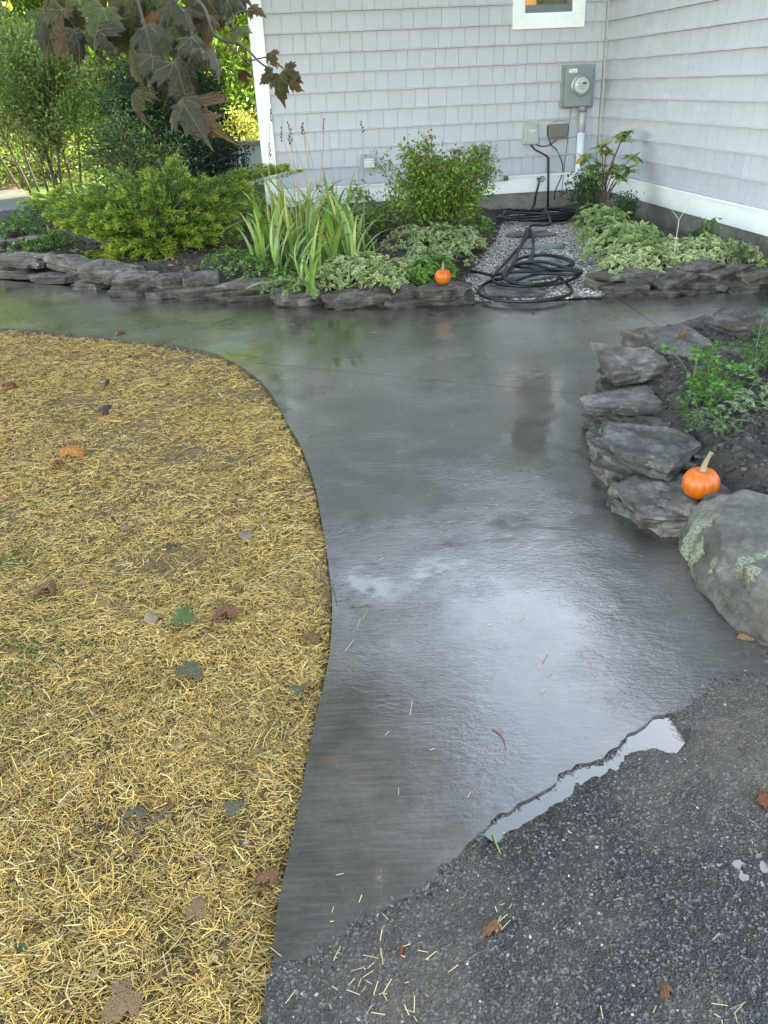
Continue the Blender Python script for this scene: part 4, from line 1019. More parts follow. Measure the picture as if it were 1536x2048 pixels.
    for k in range(4):
        zz = h1-(k+.5)*(h1-h0)/4
        m = MB(); v = [(a0+.001, -.045, zz+.014), (a1-.001, -.045, zz+.014), (a1-.001, -.072, zz-.014), (a0+.001, -.072, zz-.014)]
        m.add(v+[(x, y+.003, z-.003) for x, y, z in v], [(0, 3, 2, 1), (4, 5, 6, 7), (2, 3, 7, 6), (0, 1, 5, 4), (0, 4, 7, 3), (1, 2, 6, 5)]); m.build('louvre', flat_mat('louvre_white', (.75, .76, .76), .4), t)
    # gas / drain pipes behind the spirea
    t = wallthing('grey_pipe', 'grey pvc pipe with a dark elbow reaching out of the wall above the spirea', 'pipe')
    a = W(945, 297, .12); b_ = W(972, 295, .12); c_ = W(975, 330, .12)
    m = MB(); m.tube([(a[0]-.10, -.12, a[1]), (b_[0]-.02, -.12, b_[1])], .024, 14); m.build('pipe', PVC, t, True)
    m = MB(); m.tube(smooth_path([(b_[0]-.03, -.12, b_[1]), (b_[0]+.01, -.12, b_[1]-.005), (b_[0]+.02, -.12, b_[1]-.05)]), .03, 14); m.build('elbow', flat_mat('elbow_grey', (.11, .13, .13), .45), t, True)
    m = MB(); m.tube([(b_[0]+.018, -.12, b_[1]-.05), (b_[0], -.12, c_[1]-.25)], .022, 12); m.build('down_pipe', flat_mat('pipe_dark', (.2, .22, .22), .45), t, True)
    t = wallthing('drain_pipe', 'short white pipe with black cap sticking out at the skirt board', 'pipe')
    a = W(985, 360, .10); b_ = W(1008, 357, .10)
    m = MB(); m.tube([(a[0]-.06, -.10, a[1]), (b_[0], -.10, b_[1])], .017, 12); m.build('pipe', PVCP, t, True)
    m = MB(); m.tube([(b_[0]-.006, -.10, b_[1]), (b_[0]+.045, -.10, b_[1]+.002)], .026, 14); m.build('cap', flat_mat('cap_dark', (.09, .10, .10), .45), t, True)
    # tap
    t = wallthing('garden_tap', 'aged brass garden tap with round handle on the white skirt board', 'tap')
    cx, cz = W(1079, 360, .09)
    m = MB(); m.tube([(cx, -.02, cz+.01), (cx, -.075, cz+.005)], .016, 12); m.tube(smooth_path([(cx, -.07, cz+.006), (cx-.005, -.09, cz-.01), (cx-.012, -.10, cz-.05)]), .016, 12); m.build('spout', BRASS, t, True)
    th = np.linspace(0, 2*math.pi, 25)
    m = MB(); m.tube([(cx+.022+.028*math.cos(a)*(1+.12*math.cos(5*a)), -.115, cz+.012+.028*math.sin(a)*(1+.12*math.cos(5*a))) for a in th], .006, 6, False); m.tube([(cx+.022, -.07, cz+.012), (cx+.022, -.118, cz+.012)], .009, 8); m.build('handle', flat_mat('tap_handle', (.12, .12, .12), .5), t, True)
    return cx, cz
def obj_tube(name, pts, r, mat):
    m = MB(); m.tube(pts, r, 12); o = m.build(name, mat, None, True); o.location = tuple(CORNER); o.rotation_euler = (0, 0, PSI); return o
TAP = utilities()

# ------------------------------------------------------------------ hose
def hose():
    m = MB(); R = .0125
    z = lambda k: .02+R+k
    pts = []
    def px(L): 
        for x, y, k in L: pts.append(G(x, y, z(k)))
    cx, cz = TAP; tp = np.array(HR(cx-.012, -.10, cz-.05))
    pts.append(tp); pts.append(tp+np.array([-.03, -.02, -.10])); pts.append(tp*np.array([1, 1, 0])+np.array([-.06, -.06, .06]))
    r = random.Random(3)
    c = G(1078, 440, .03); ex = .44; ey = .26                # far pile
    n = 0
    for k in range(7):
        sx = r.uniform(.72, 1.02)*ex; sy = r.uniform(.7, 1.05)*ey; ox = r.uniform(-.05, .06); oy = r.uniform(-.06, .05); z0 = .02+k*.011
        if k in (2, 5): ox += .16; sx *= .8
        for a in np.linspace(0, 2*math.pi, 14, endpoint=False):
            a2 = a+math.pi*.6
            pts.append(np.array([c[0]+ox+sx*math.cos(a2), c[1]+oy+sy*math.sin(a2), .03+z0+.012*math.sin(a2*2+k)]))
    far = smooth_path(pts[:], 5)
    pts2 = [pts[-1], G(1100, 448, .09)]
    near = [(1062, 452, .05), (1050, 480, .02), (1015, 520, .02), (985, 560, .03), (1040, 572, .03), (1110, 568, .02), (1155, 553, .04), (1150, 542, .05),
            (1100, 537, .05), (1055, 526, .04), (1020, 535, .04), (1005, 552, .05), (1030, 560, .06), (1080, 547, .05), (1140, 549, .06), (1163, 543, .06), (1130, 535, .06), (1080, 523, .06), (1030, 530, .05), (1010, 548, .07),
            (1015, 561, .06), (1060, 569, .05), (1110, 563, .03), (1118, 555, .02),
            (1138, 572, .0), (1142, 586, .0), (1110, 597, .0), (1050, 603, .0), (990, 599, .0), (960, 588, .0), (962, 573, .0), (985, 561, .01), (1010, 553, .04), (1030, 520, .03), (1045, 480, .02), (1054, 456, .03)]
    for x, y, k in near: pts2.append(G(x, y, z(k)))
    near_path = smooth_path(pts2, 6)
    loop3 = [(1060, 456, .05), (1066, 480, .0), (1066, 505, .0), (1062, 525, .03), (1063, 512, .0), (1100, 510, .0), (1140, 520, .0), (1145, 532, .0), (1120, 541, .02), (1060, 536, .04), (1025, 530, .02), (1045, 515, .01), (1090, 510, .01), (1130, 518, .02), (1140, 530, .03), (1100, 540, .03), (1020, 545, .04),
             (985, 550, .05), (960, 545, .03), (943, 543, .0)]
    p3 = smooth_path([G(x, y, z(k)) for x, y, k in loop3], 6)
    m.tube(np.vstack([far]), R, 10); m.tube(near_path, R, 10); m.tube(p3, R, 10)
    o = m.build('garden_hose', BLACKR, None, True)
    tag(o, 'black rubber garden hose coiled in two piles on the gravel and running to the tap', 'garden hose')
hose()

# ------------------------------------------------------------------ pumpkins
def pumpkin(px, py, zb, wpx, label, stem_h, lean, ribs=10, tall=.92):
    P = G(px, py, zb); R = wpx/2/FPX*depth_of(P)
    t = thing('pumpkin', label, 'pumpkin', P, .4, 'small orange pumpkins')
    nA, nB = 80, 28; vs = []
    for i in range(nB+1):
        ph = math.pi*i/nB
        for j in range(nA):
            th = 2*math.pi*j/nA
            rib = 1-.065*abs(math.cos(ribs/2*th))**6*(math.sin(ph)**.5 if i not in (0, nB) else 0)
            rr = math.sin(ph)**.82*rib*R; zz = -math.cos(ph)*R*tall
            if i > nB*.75: zz -= R*.16*((i-nB*.75)/(nB*.25))**2
            if i < nB*.25: zz += R*.10*((nB*.25-i)/(nB*.25))**2
            vs.append((rr*math.cos(th), rr*math.sin(th), zz+R*tall*.90))
    i = np.arange(nB)[:, None]*nA; j = np.arange(nA)[None]; k = (j+1) % nA
    q = np.stack([i+j, i+k, i+nA+k, i+nA+j], -1).reshape(-1, 4)
    obj('skin', mesh('skin', vs, q, PUMP, True), t)
    m = MB(); zt = R*tall*1.74
    pts = smooth_path([(0, 0, zt-.006), (lean[0]*.2, lean[1]*.2, zt+stem_h*.35), (lean[0], lean[1], zt+stem_h)], 6)
    r = np.linspace(R*.20, R*.10, len(pts)); r[0] = R*.34; r[1] = R*.25; r[-1] = R*.14
    m.tube(pts, r, 7); m.build('stem', flat_mat('pumpkin_stem', (.25, .19, .09), .7, bscale=60, bstr=.5, vary=.35), t, True)
def pump_mat():
    m, t, b = new_mat('pumpkin_skin'); v = coords(t)
    c = ramp(t, noise_(t, v, 9, 6, .6), [(.3, (.43, .075, .004)), (.55, (.55, .115, .006)), (.8, (.64, .17, .015))])
    c = mixc(t, ramp(t, noise_(t, v, 260, 2), [(.66, g3(0)), (.74, g3(.5))]), c, (.7, .3, .06))
    t.links.new(c, b.inputs['Base Color']); b.inputs['Roughness'].default_value = .38
    bump(t, b, noise_(t, v, 70, 5), .12, .002); return m
PUMP = pump_mat()
pumpkin(886, 567, .125, 33, 'tiny orange pumpkin on the dark slate at the end of the iris bed wall', .055, (.004, 0))
pumpkin(1398, 992, .088, 72, 'round orange pumpkin with tan stem resting on the flat stones behind the boulder', .068, (.02, -.006), 12, .88)

# ------------------------------------------------------------------ plant tools
def norm(v): return v/(np.linalg.norm(v, axis=-1, keepdims=True)+1e-9)
def grow(base, dirs, length, r0, levels=2, kids=5, spread=.6, curl=.15, seed=0, droop=0.0, upw=.1, child=.55):
    """branches with side branches; returns tube MB and leaf anchors (points, directions)"""
    rr = np.random.default_rng(seed); m = MB(); PT = []; DR = []
    def br(p, d, L, r, lv):
        n = max(4, int(5+lv*2)); pts = [p]; q = p.copy(); dd = d.copy()
        for i in range(n):
            dd = norm(dd+rr.normal(0, curl, 3)+np.array([0, 0, upw-droop*i/n])); q = q+dd*L/n; pts.append(q.copy())
        pts = np.array(pts); m.tube(pts, np.linspace(r, r*.45, len(pts)), 5 if lv < levels else 7)
        if lv == 0:
            for i in range(1, len(pts)):
                PT.append(pts[i]); DR.append(norm(pts[i]-pts[i-1]))
        else:
            for k in range(kids):
                f = rr.uniform(.25, 1); i = min(int(f*n), n-1); a = norm(pts[i+1]-pts[i]); s = norm(np.cross(a, rr.normal(0, 1, 3)))
                br(pts[i]+(pts[i+1]-pts[i])*rr.random(), norm(a+s*spread*rr.uniform(.6, 1.4)), L*child*rr.uniform(.7, 1.15), r*.5, lv-1)
            br(pts[-1], dd, L*child*.8, r*.45, lv-1)
    for b, d in zip(base, dirs): br(np.array(b, float), norm(np.array(d, float)), length*rr.uniform(.85, 1.15), r0, levels)
    return m, np.array(PT), np.array(DR)
def foliage(PT, DR, n, L, ratio=.5, jit=.05, **k):
    i = rng.integers(0, len(PT), n); P = PT[i]+rng.normal(0, jit, (n, 3))
    D = norm(DR[i]+rng.normal(0, .8, (n, 3)))
    return leaves(P, D, rng.uniform(.6, 1.2, n)*L, ratio, **k)
def shrub(name, label, cat, base, dirs, length, r0, n, L, mat=LEAF, group=None, **k):
    fk = {a: k.pop(a) for a in list(k) if a in ('ratio', 'jit', 'col', 'var', 'edge', 'hue', 'up_bias', 'fold', 'droop_leaf')}
    stem_mat = k.pop('stem', BARK)
    m, PT, DR = grow(base, dirs, length, r0, **k)
    b0 = np.mean(base, 0); t = thing(name, label, cat, b0, 0, group)
    for a in range(len(m.V)): m.V[a] = m.V[a]-b0
    m.build('stems', stem_mat, t, True)
    v, tr, c = foliage(PT-b0, DR, n, L, **fk)
    obj('foliage', mesh('foliage', v, tr, mat, False, c), t)
    return t, PT-b0, DR

# ------------------------------------------------------------------ juniper
def juniper():
    base = G(335, 498, .1); t = thing('juniper_shrub', 'spreading golden-green juniper with feathery layered sprays behind the slate wall', 'juniper', base)
    tips = [(70, 392, .3), (105, 384, .1), (150, 392, .0), (120, 410, -.1), (180, 372, .3), (215, 362, .2), (250, 370, .0), (285, 352, .1), (320, 350, .2), (347, 322, .2), (355, 345, .1), (385, 362, .0), (300, 375, -.2), (240, 392, -.2),
            (415, 370, .2), (450, 362, .1), (490, 350, .1), (530, 345, .2), (570, 342, .3), (500, 372, -.1), (455, 390, -.1), (420, 400, -.3), (370, 395, -.3), (330, 405, -.3), (290, 415, -.3), (160, 425, -.2), (190, 405, -.1),
            (160, 462, -.35), (185, 452, -.45), (215, 450, -.5), (250, 458, -.5), (285, 452, -.5), (320, 460, -.5), (355, 458, -.45), (378, 455, -.4), (200, 480, -.5), (240, 485, -.55), (300, 490, -.5), (340, 492, -.5), (190, 515, -.55), (215, 520, -.55), (260, 515, -.55),
            (410, 430, -.3), (440, 440, -.2), (470, 425, -.1), (500, 415, .0), (400, 470, -.3), (430, 490, -.2), (460, 470, -.1), (480, 500, .0), (380, 510, -.35), (180, 535, -.75), (215, 545, -.75), (250, 540, -.78), (290, 545, -.75), (330, 535, -.75), (370, 540, -.7), (410, 530, -.6), (440, 520, -.5), (470, 530, -.45), (235, 500, -.7), (280, 505, -.75), (330, 500, -.72), (380, 490, -.6), (425, 470, -.5), (130, 455, -.3), (110, 430, -.1), (150, 440, -.3), (340, 430, -.4), (260, 430, -.35), (220, 425, -.3)]
    stems = MB(); RB = []; jr = np.random.default_rng(5)
    d0 = depth_of(base)
    for (x, y, dd) in tips:
        end = PD(x, y, d0+dd*.75)
        for rep in range(5):
            e = end+(jr.normal(0, .055, 3) if rep else 0)*np.array([1.5, 1.5, .7])
            s = base+np.array([jr.normal(0, .12), jr.normal(0, .1), -.02])
            mid = s*.55+e*.45; mid[2] = s[2]*.25+e[2]*.75+jr.normal(0, .015); 
            P = smooth_path([s, mid, e*.8+mid*.2+np.array([0, 0, .012]), e], 8)
            if rep == 0: stems.tube(P-base, np.linspace(.010, .003, len(P)), 5)
            # feather along the outer part
            k0 = int(len(P)*.30)
            ax = P[k0:]; n = len(ax); Ltot = np.linalg.norm(ax[-1]-ax[0])
            m = int(44*Ltot/.35)+10
            for f in np.linspace(.0, .98, m):
                q = ax[min(int(f*(n-1)), n-2)]; tg = norm(ax[min(int(f*(n-1)), n-2)+1]-q)
                side = norm(np.cross(tg, [0, 0, 1])+jr.normal(0, .45, 3)); sg = jr.choice((-1, 1))
                bd = norm(tg*1.0+side*sg*.62+np.array([0, 0, .10])); bl = (.085*(1-f)+.032)*jr.uniform(.6, 1.4)
                q = q+jr.normal(0, .006, 3)
                RB.append((q, bd, bl, f))
    # each branchlet carries small forward needles
    A = np.array([r[0] for r in RB]); B = np.array([r[1] for r in RB]); Lb = np.array([r[2] for r in RB]); Ff = np.array([r[3] for r in RB])
    nn = 9; Ps = []; Ds = []; Cs = []; Ls = []
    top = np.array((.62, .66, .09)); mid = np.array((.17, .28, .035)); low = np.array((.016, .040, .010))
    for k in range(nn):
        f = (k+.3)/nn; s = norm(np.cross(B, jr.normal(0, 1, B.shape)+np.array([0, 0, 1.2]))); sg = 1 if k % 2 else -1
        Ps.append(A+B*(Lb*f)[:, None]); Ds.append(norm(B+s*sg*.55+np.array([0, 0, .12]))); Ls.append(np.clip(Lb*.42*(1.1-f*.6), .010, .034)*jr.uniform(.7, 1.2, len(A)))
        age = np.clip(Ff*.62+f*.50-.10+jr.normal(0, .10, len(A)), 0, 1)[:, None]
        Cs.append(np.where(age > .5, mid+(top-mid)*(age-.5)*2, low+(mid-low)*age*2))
    P = np.concatenate(Ps)-base; D = np.concatenate(Ds); L = np.concatenate(Ls); C = np.concatenate(Cs)
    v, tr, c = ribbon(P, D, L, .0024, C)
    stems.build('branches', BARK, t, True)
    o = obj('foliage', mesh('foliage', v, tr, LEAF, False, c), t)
    print('juniper needles', len(P))
def ribbon(P, D, L, w_, C):
    n = len(P); S = norm(np.cross(D, rng.normal(0, 1, (n, 3))+np.array([0, 0, 1.5]))); L = L[:, None]
    v = np.stack([P-S*w_*.7, P+S*w_*.7, P+D*L*.55+S*w_, P+D*L*.55-S*w_, P+D*L], 1).reshape(-1, 3)
    o = (np.arange(n)*5)[:, None]
    t = np.concatenate([o+np.array([[0, 1, 2]]), o+np.array([[0, 2, 3]]), o+np.array([[3, 2, 4]])])
    return v, t, np.repeat(C*np.exp(rng.normal(0, .18, (n, 1))), 5, 0)
juniper()

# ------------------------------------------------------------------ iris clump: each sword leaf a part
def blade_mesh(Lm, wid, bend, twist, c0, c1, seed):
    r = random.Random(seed); n = 9; v = []; c = []
    p = np.zeros(3); a = 0.0
    for i in range(n+1):
        f = i/n; wv = wid*(.75+.5*f if f < .5 else 1.0)*(1-f**3)**.9+.0006
        th = bend*f**1.8; 
        cx = Lm*(math.sin(th)*f*.9); cz = Lm*f*math.cos(th*.9)
        tw = twist*f
        for s in (-1, 0, 1):
            v.append((cx+s*wv*math.sin(tw)*.5, s*wv*math.cos(tw), cz)) if s else v.append((cx-.12*wv, 0, cz))
            k = f**2.2; c.append(tuple(c0[j]*(1-k)+c1[j]*k for j in range(3)))
    q = []
    for i in range(n):
        for j in (0, 1): q.append((i*3+j, i*3+j+1, i*3+j+4, i*3+j+3))
    return mesh('leaf', v, np.array(q), LEAFG, True, np.array(c))
def iris():
    r = random.Random(4)
    t = thing('iris_clump', 'tall clump of sword-leaved iris with dry seed stalks before the siding', 'iris', G(650, 562, .1))
    b0 = np.array(t.location)
    cg = [(.16, .29, .05), (.20, .35, .07), (.13, .25, .07), (.24, .38, .08)]; ct = [(.20, .33, .06), (.30, .34, .08), (.17, .30, .06), (.46, .38, .10)]
    kinds = []
    for k in range(12): kinds.append(blade_mesh(.62, .0175+.004*r.random(), r.choice((.15, .35, .6, .9)), r.uniform(-1, 1), cg[k % 4], ct[r.choice((0, 0, 2, 1)) if k % 5 else 3], k))
    fans = [(548, 512, 1.0), (575, 505, 1.0), (520, 520, .9), (600, 515, 1.05), (625, 520, 1.1), (650, 515, 1.05), (680, 522, 1.0), (705, 520, .95), (590, 545, .95), (640, 548, 1.0), (670, 545, .9), (700, 545, .85), (740, 540, .75), (610, 575, .75), (560, 550, .8), (530, 545, .7), (630, 500, 1.0), (660, 500, 1.0), (715, 555, .7), (620, 585, .55)]
    for (x, y, s) in fans:
        P = G(x, y, .1); ya = r.uniform(0, 6.28)
        for k in range(10):
            o = obj('leaf', r.choice(kinds), t)
            o.location = tuple(P-b0+np.array([r.gauss(0, .02), r.gauss(0, .02), 0]))
            lean = (k-4.5)*.075+r.gauss(0, .06)
            o.rotation_euler = (r.gauss(0, .12), lean*1.1+r.gauss(0, .05), ya+r.gauss(0, .5)); sc = s*r.uniform(.6, 1.12); o.scale = (sc*1.1, sc*1.1, sc*1.1)
    # broad low bent leaves in front
    for (x, y, yaw, s, th) in [(590, 590, 200, .62, .9), (560, 570, 190, .6, 1.1), (630, 598, 250, .6, .7), (700, 575, -10, .7, 1.0), (760, 560, 0, .6, 1.1), (520, 525, 200, .55, 1.0), (640, 590, 170, .7, 1.0), (735, 585, -30, .4, .9)]:
        o = obj('leaf', r.choice(kinds), t); o.location = tuple(G(x, y, .1)-b0); o.rotation_euler = (r.gauss(0, .2), th*.8, RAD(yaw)); o.scale = (s*1.2, s*1.6, s)
    # dry stalks with seed pods
    dm = flat_mat('dry_stalk', (.30, .21, .11), .7, vary=.3); pm = flat_mat('seed_pod', (.05, .035, .025), .7)
    for (xb, yb, xt, yt) in [(548, 440, 541, 222), (590, 470, 562, 258), (605, 470, 576, 248), (625, 470, 578, 275), (622, 480, 604, 250), (633, 480, 606, 250), (636, 380, 647, 240), (726, 520, 723, 245), (620, 440, 580, 262), (555, 420, 538, 290)]:
        D = depth_of(G(650, 548, .1)); a = PD(xb, yb, D+.15)-b0; b = PD(xt, yt, D+.1)-b0
        mid = (a+b)/2+np.array([r.gauss(0, .025), 0, 0]); a = a+(a-b)*.35
        P = smooth_path([a, mid, b], 6); m = MB(); m.tube(P, np.linspace(.0042, .0016, len(P)), 6); st = m.build('seed_stalk', dm, t, True)
        m = MB()
        for k in range(r.choice((3, 4, 5))):
            q = b-np.array([0, 0, k*.022+r.random()*.01]); dr = np.array([r.gauss(0, .010), r.gauss(0, .01), .022]); m.tube([q, q+dr*.5, q+dr], [.002, .0062, .002], 6)
        m.build('seed_pods', pm, st, True)
iris()

# ------------------------------------------------------------------ leafy masses on mounds: variegated ground cover
def mound(name, label, cat, pts, n, L, mat=LEAF, kind=None, ratio=.62, clus=7, stemlen=.12, zb=.1, hgt=.14, seed=0, **k):
    """pts: (px, py, radius m, height) low mounds; leaves sit in whorls near the surface"""
    rr = np.random.default_rng(seed+90); nc = n//clus; P = []; D = []; Nn = []
    tot = sum(p[2]**2 for p in pts)
    stems = MB()
    for (x, y, R, hh) in pts:
        c = G(x, y, zb); m = max(3, int(nc*R*R/tot))
        for i in range(m):
            a = rr.uniform(0, 6.28); rad = R*math.sqrt(rr.random())*1.08; zz = hh*(1-(rad/R)**2)**.6*rr.uniform(.45, 1.05)+.01
            q = c+np.array([rad*math.cos(a), rad*math.sin(a), zz])
            out = np.array([math.cos(a)*rad/R, math.sin(a)*rad/R, .9]); out = norm(out+rr.normal(0, .25, 3))
            if i % 3 == 0: stems.tube([c+np.array([rad*.7*math.cos(a), rad*.7*math.sin(a), 0]), q], [.003, .0015], 4)
            s1 = norm(np.cross(out, [1, .2, 0])); s2 = np.cross(out, s1); ph = rr.uniform(0, 6.28)
            for j in range(clus):
                b = ph+j*6.283/clus+rr.normal(0, .25); dd = norm(s1*math.cos(b)+s2*math.sin(b)+out*rr.uniform(.0, .5))
                P.append(q+dd*.006); D.append(dd); Nn.append(out)
    P = np.array(P); D = np.array(D); Nn = np.array(Nn)
    v, t, c = leaves(P, D, rr.uniform(.65, 1.15, len(P))*L, ratio, N0=Nn*1.0, up_bias=.15, **k)
    o = obj(name, mesh(name, v, t, mat, False, c)); tag(o, label, cat, kind='stuff')
    if stems.V: 
        s_ = stems.build('stems', TWIG, o, True)
    return o
mound('ground_cover', 'cream-edged variegated leafy ground cover along the slate wall by the iris', 'ground cover',
      [(690, 560, .20, .16), (740, 562, .20, .18), (790, 560, .16, .14), (650, 570, .13, .12), (770, 575, .12, .10), (600, 585, .10, .08)], 1500, .062, seed=1, col=(.07, .14, .03), edge=(.52, .56, .27), clus=6, ratio=.6, var=.2)
mound('ground_cover', 'small bright variegated leaves spreading below the spirea towards the gravel', 'ground cover',
      [(820, 500, .26, .20), (870, 495, .26, .18), (915, 490, .24, .16), (850, 530, .22, .14), (900, 520, .2, .12), (935, 500, .16, .12), (830, 545, .18, .10)], 2800, .044, seed=2, col=(.08, .16, .03), edge=(.52, .58, .28), clus=6, ratio=.6, var=.25)
mound('ground_cover', 'low mixed green undergrowth filling the bed behind the juniper and iris', 'ground cover',
      [(480, 440, .5, .22), (560, 460, .4, .2), (700, 470, .4, .2), (400, 430, .5, .2), (760, 450, .35, .2), (180, 440, .5, .2), (640, 440, .4, .2), (960, 470, .2, .15)], 4600, .055, seed=7, col=(.09, .17, .035), clus=5, var=.45, ratio=.45, zb=.15)
mound('ground_cover', 'broad plain green leaves low beside the tiny pumpkin', 'ground cover', [(850, 560, .14, .13), (880, 545, .12, .10)], 330, .055, seed=3, col=(.09, .20, .03), clus=5, ratio=.75)
mound('ground_cover', 'low weedy greens and fallen stems in the shade between juniper and iris', 'ground cover',
      [(500, 545, .18, .12), (450, 530, .18, .12), (560, 575, .14, .12), (540, 530, .2, .12), (30, 470, .3, .16), (70, 450, .3, .2), (110, 490, .2, .12), (60, 500, .2, .08)], 3600, .045, seed=4, col=(.09, .17, .035), clus=5, var=.5, ratio=.45, zb=.14)
mound('ground_cover', 'pale cream-edged leafy ground cover heaped along the right house wall', 'ground cover',
      [(1215, 478, .24, .24), (1240, 505, .25, .20), (1280, 520, .24, .16), (1190, 455, .18, .22), (1265, 490, .24, .18)], 2000, .070, seed=5, col=(.09, .17, .05), edge=(.40, .50, .20), clus=6, ratio=.55, var=.22)
mound('ground_cover', 'whitish-green variegated leaves spilling over the stacked slates at right', 'ground cover',
      [(1260, 532, .20, .11), (1310, 535, .22, .13), (1360, 530, .22, .13), (1410, 524, .22, .13), (1450, 518, .18, .12), (1340, 515, .23, .12), (1400, 510, .23, .12), (1230, 545, .12, .09), (1490, 522, .12, .10)], 3400, .054, seed=6, col=(.10, .17, .05), edge=(.60, .64, .33), clus=6, ratio=.6, var=.25)

def bed_litter():
    n = 5200; q = scatter(LBED, n, lambda x, y: (y < 9.3)*1.0); P = np.column_stack([q, lbed_z(q[:, 0], q[:, 1])+rng.uniform(.002, .02, n)]); th = rng.uniform(0, 6.28, n)
    pc = np.array([(.12, .07, .035), (.08, .045, .025), (.19, .13, .07), (.06, .08, .03), (.24, .17, .08)])[rng.integers(0, 5, n)]
    v, t, c = leaves(P, np.stack([np.cos(th), np.sin(th), rng.normal(0, .3, n)], 1), rng.gamma(3, .011, n)+.012, .5, pc, .3, up_bias=.8)
    o = obj('leaf_litter', mesh('leaf_litter', v, t, DRY, False, c)); tag(o, 'dead leaves and stems littering the soil of the long planting bed', 'leaf litter', kind='stuff')
bed_litter()
# spirea
def spirea():
    b = G(872, 478, .1); r = np.random.default_rng(2)
    base = [b+np.array([r.normal(0, .10), r.normal(0, .08), -.02]) for _ in range(26)]
    dirs = [np.array([r.normal(0, .62), r.normal(0, .45), 1.0]) for _ in range(26)]
    cols = (.15, .24, .04)
    t, PT, DR = shrub('spirea_shrub', 'round bushy green shrub with rusty seed heads in front of the siding', 'shrub', base, dirs, .56, .006, 9000, .040, levels=2, kids=5, spread=.55, curl=.10, seed=3,
                      child=.42, upw=.05, ratio=.48, jit=.035, col=cols, var=.35, hue=.25, stem=TWIG)
    i = rng.integers(0, len(PT), 2600); lo = PT[i]; m = lo[:, 2] < .5
    P = lo[m]+rng.normal(0, .07, (m.sum(), 3)); P[:, 2] = np.abs(P[:, 2]*.9)
    v, tr, c = leaves(P, norm(rng.normal(0, 1, (len(P), 3))+np.array([0, -.3, 0])), .045, .55, (.19, .32, .04), .25)
    obj('low_foliage', mesh('foliage', v, tr, LEAF, False, c), t)
    # rusty flat seed heads at the top
    hi = np.where(PT[:, 2] > np.percentile(PT[:, 2], 78))[0]; i = r.choice(hi, 26); sm = flat_mat('rusty_seed', (.17, .08, .05), .8, vary=.4)
    for k in i:
        m = MB(); q = PT[k]+np.array([0, 0, .03])
        for a in range(22):
            e = q+np.array([r.normal(0, .022), r.normal(0, .022), .012+r.normal(0, .005)]); m.tube([q-np.array([0, 0, .02]), e], [.0008, .0022], 4)
        m.build('seed_head', sm, t)
spirea()

# rhododendron: each leaf a part
def lance_mesh(c0, c1, Lm=.10, w_=.016, droop=.25):
    n = 6; v = []; c = []
    for i in range(n+1):
        f = i/n; wv = w_*math.sin(math.pi*min(f*.92+.06, 1))**.8; z = -droop*Lm*f*f
        for s in (-1, 0, 1):
            v.append((Lm*f, s*wv, z+(0 if s == 0 else .25*wv))); k = abs(s)*.3+f*.4; c.append(tuple(c0[j]*(1-k)+c1[j]*k for j in range(3)))
    q = [(i*3+j, i*3+j+3, i*3+j+4, i*3+j+1) for i in range(n) for j in (0, 1)]
    return mesh('leaf', v, np.array(q), LEAFG, True, np.array(c))
def rhodo(label, basepx, zb, tips, Ls, cols, nper=(13, 17), seed=0, group=None, dd=0):
    r = random.Random(seed); b0 = G(*basepx, zb); t = thing('rhododendron', label, 'rhododendron', b0, 0, group)
    D = depth_of(b0); K = [lance_mesh(a, b_, 1.0, .17, r.uniform(.1, .4)) for a, b_ in cols]
    m = MB(); T = [PD(x, y, D+d)-b0 for x, y, d in tips]
    for e in T:
        mid = e*.5+np.array([-e[0]*.25, -e[1]*.1, 0]); m.tube(smooth_path([(0, 0, -.02), mid, e], 6), np.linspace(.009, .004, 13), 6)
    m.build('stems', TWIG, t, True)
    for e in T:
        n = r.randint(*nper); ph = r.uniform(0, 6.28)
        for k in range(n):
            o = obj('leaf', (r.choice(K[:-1]) if r.random() > .06 else K[-1]), t); a = ph+k*2.4
            o.location = tuple(e+np.array([0, 0, -.004*k])); el = r.uniform(-.45, .5) if k < n*.6 else r.uniform(.2, .9)
            o.rotation_euler = Matrix.LocRotScale(None, (Matrix.Rotation(a, 3, 'Z') @ Matrix.Rotation(-el, 3, 'Y')), None).to_euler() if False else (Matrix.Rotation(a, 3, 'Z') @ Matrix.Rotation(-el, 3, 'Y')).to_euler()
            s = Ls*r.uniform(.7, 1.15); o.scale = (s, s*r.uniform(1.2, 1.5), s)
rhodo('young rhododendron with long pale-green leaves and a few orange ones in the house corner', (1205, 440), .1,
      [(1245, 275, .1), (1250, 262, .1), (1205, 288, 0), (1212, 300, .05), (1172, 312, 0), (1180, 335, .0), (1265, 310, .1), (1258, 335, .0), (1232, 330, .1), (1190, 355, -.05), (1215, 345, .05), (1240, 350, 0), (1175, 360, 0), (1195, 325, .1)], .135,
      [((.22, .36, .10), (.28, .44, .14)), ((.28, .42, .15), (.36, .50, .19)), ((.19, .32, .09), (.25, .40, .12)), ((.30, .42, .12), (.40, .50, .17)), ((.50, .24, .05), (.60, .30, .06))], seed=3)
rhodo('low dark rhododendron with bluish leaves behind the juniper', (290, 400), .1, [(230, 352, 0), (250, 345, .1), (270, 342, 0), (290, 350, .1), (285, 335, .2), (310, 352, 0), (215, 362, 0), (240, 362, -.1), (300, 340, .2)], .15,
      [((.07, .12, .08), (.11, .18, .12)), ((.09, .15, .10), (.15, .22, .15))], seed=5)
